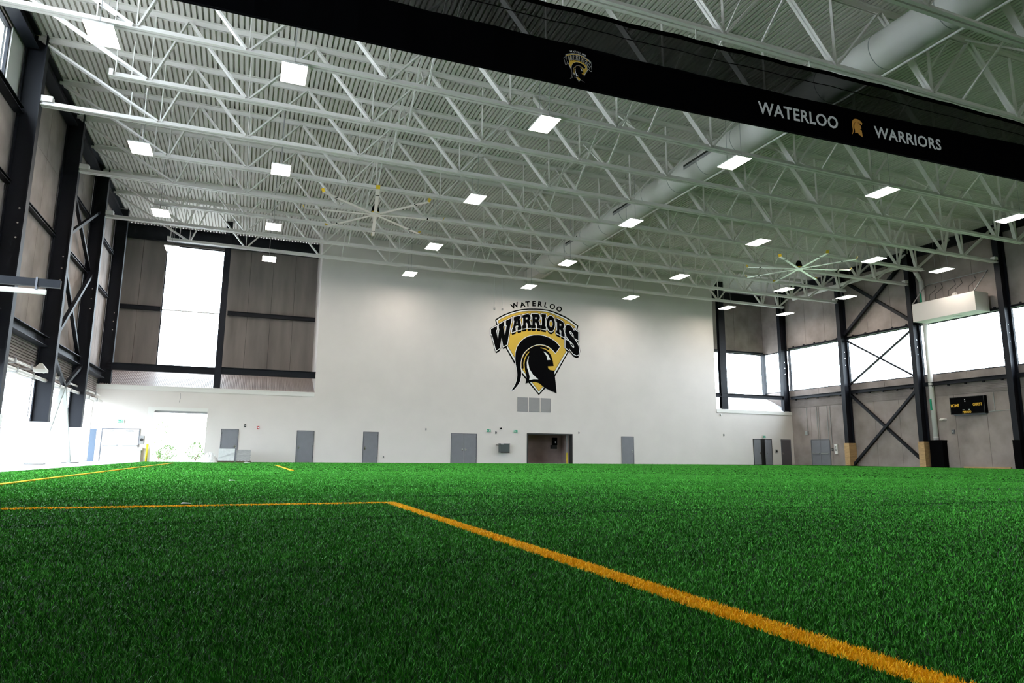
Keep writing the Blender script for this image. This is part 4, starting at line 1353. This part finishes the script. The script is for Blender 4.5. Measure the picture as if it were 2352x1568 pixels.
def blades(px, py, r, hmul, seed):
    """grass blades, five points each"""
    g_ = np.random.default_rng(seed)
    n_ = len(px)
    h_ = g_.uniform(0.011, 0.021, n_) * hmul
    wd = 0.00125 * np.maximum(1, r / 1.8) ** 0.95 * np.where(r > 21, 1.5, 1.0) * g_.uniform(0.7, 1.2, n_)
    a = g_.uniform(0, 2 * np.pi, n_)
    fx, fy = np.cos(a), np.sin(a)
    ang = g_.uniform(0, 2 * np.pi, n_)
    ln = np.abs(g_.normal(0.45, 0.3, n_)) * h_
    lx, ly = np.cos(ang) * ln, np.sin(ang) * ln
    z = np.zeros(n_)
    V = np.empty((n_, 5, 3), np.float32)
    V[:, 0] = np.stack([px - fx * wd, py - fy * wd, z], 1)
    V[:, 1] = np.stack([px + fx * wd, py + fy * wd, z], 1)
    V[:, 2] = np.stack([px + lx * 0.35 + fx * wd * 0.85, py + ly * 0.35 + fy * wd * 0.85, h_ * 0.6], 1)
    V[:, 3] = np.stack([px + lx * 0.35 - fx * wd * 0.85, py + ly * 0.35 - fy * wd * 0.85, h_ * 0.6], 1)
    V[:, 4] = np.stack([px + lx, py + ly, h_], 1)
    return V


def blade_mesh(name, V, tone, mtl):
    n_ = len(V)
    me = bpy.data.meshes.new(name)
    me.vertices.add(n_ * 5)
    me.vertices.foreach_set('co', V.reshape(-1))
    base = (np.arange(n_) * 5)[:, None]
    li = np.concatenate([base + np.array([[0, 1, 2, 3]]), base + np.array([[3, 2, 4]])], 1).astype(np.int32)
    me.loops.add(n_ * 7)
    me.loops.foreach_set('vertex_index', li.reshape(-1))
    me.polygons.add(n_ * 2)
    ls = (np.arange(n_) * 7)[:, None] + np.array([[0, 4]])
    me.polygons.foreach_set('loop_start', ls.reshape(-1).astype(np.int32))
    me.update(calc_edges=True)
    at = me.attributes.new('tone', 'FLOAT', 'POINT')
    at.data.foreach_set('value', np.repeat(tone, 5).astype(np.float32))
    me.materials.append(MATS[mtl])
    return me


# density falls off with distance from the foreground
N_TRY = 740000
rmin, r1, rmax = 0.8, 1.8, 22.0
u = rng.uniform(0, 1, N_TRY)
pw = 0.30
A1 = (r1 ** 2 - rmin ** 2) / 2
A2 = r1 ** (2 - pw) * (rmax ** pw - r1 ** pw) / pw
f1 = A1 / (A1 + A2)
rr = np.where(u < f1, np.sqrt(rmin ** 2 + (u / f1) * (r1 ** 2 - rmin ** 2)), (r1 ** pw + np.clip((u - f1) / (1 - f1), 0, 1) * (rmax ** pw - r1 ** pw)) ** (1 / pw))
th = rng.uniform(yaw - 0.82, yaw + 0.82, N_TRY)
NF = 165000
rf = (rmax ** 0.7 + rng.uniform(0, 1, NF) * (60 ** 0.7 - rmax ** 0.7)) ** (1 / 0.7)
rr = np.concatenate([rr, rf])
th = np.concatenate([th, rng.uniform(yaw - 0.72, yaw + 0.72, NF)])
px, py = rr * np.sin(th), rr * np.cos(th)
ok = (py < YF - 0.05) & (px > -5.7) & (px < XR)
px, py, rr = px[ok], py[ok], rr[ok]
on_line = np.zeros(len(px), bool)
for lab, x0, x1, y0, y1 in LINES:
    on_line |= (px > x0 - 0.004) & (px < x1 + 0.004) & (py > y0 - 0.004) & (py < y1 + 0.004)
gx, gy, gr = px[~on_line], py[~on_line], rr[~on_line]
V = blades(gx, gy, gr, 1.0 - 0.25 * np.clip((gr - 12) / 10, 0, 1), 11)
patch = 0.5 + 0.22 * np.sin(gx * 1.3 + 2 * np.sin(gy * 0.8)) * np.sin(gy * 1.7 + 0.6) - 0.30 * np.exp(-((gy - 3.15 - 0.05 * np.sin(gx * 2)) / 0.09) ** 2) * (gx < 4)
tone = np.clip(patch * 0.5 + rng.uniform(0, 1, len(gx)) ** 2.0 * 0.85 - 0.0 + 0.20 * np.clip((gr - 3) / 14, 0, 1), 0, 1)  # distance term lightens far blades, painting in the near turf's shade
for c_, w_, a_ in ((13.45, 0.05, 0.45), (9.55, 0.035, 0.4), (5.6, 0.08, -0.3), (8.35, 0.10, -0.22), (11.2, 0.1, -0.2), (17.5, 0.15, -0.2), (21.0, 0.1, 0.3)):
    tone = np.clip(tone + a_ * np.exp(-((gy - c_ - 0.02 * np.sin(gx * 1.1 + c_)) / w_) ** 2), 0, 1)   # seams between turf rolls
go = link(bpy.data.objects.new('grass_blades', blade_mesh('grass_blades', V, tone, 'grass_green')))
tag(go, 'short green blades of the artificial turf', 'turf', kind='stuff')
# dark ground showing between the near blades
struct('turf_backing', MB().quad((-5.7, 0.0, 0.002), (26, 0.0, 0.002), (26, 9.0, 0.002), (-5.7, 9.0, 0.002)), 'turf_backing', parent=fl)
for q, (lab, x0, x1, y0, y1) in enumerate(LINES):
    t = thing('turf_line', lab, 'field line', ((x0 + x1) / 2, (y0 + y1) / 2, 0))
    horizontal = (x1 - x0) > (y1 - y0)
    g_ = np.random.default_rng(50 + q)
    if y0 < 20:
        ya_, yb_ = max(y0, 0.3), min(y1, 16)
        nt_ = int((x1 - x0) * (yb_ - ya_) * 60000)
        bx_, by_ = g_.uniform(x0, x1, nt_), g_.uniform(ya_, yb_, nt_)
        br = np.hypot(bx_, by_)
        keep = g_.uniform(0, 1, nt_) < np.minimum(1, (2.6 / br) ** 1.2)
        bx_, by_, br = bx_[keep], by_[keep], br[keep]
        Vy = blades(bx_, by_, br, 1.0, 60 + q)
        L = np.array(t.location, np.float32)
        ob = link(bpy.data.objects.new('yellow_blades', blade_mesh('yellow_blades', Vy - L, np.clip(g_.uniform(0, 1, len(bx_)) ** 0.8, 0, 1), 'grass_yellow')), t)
        ob['kind'] = 'stuff'
    part('line_base', MB().box(x0, x1, y0, y1, 0.003, 0.005 if y0 < 20 else 0.022), 'turf_yellow', t)
    if y1 > 16 and y0 < 20:
        part('far_pile', MB().box(x0, x1, 12.5, y1, 0.005, 0.022), 'turf_yellow', t)
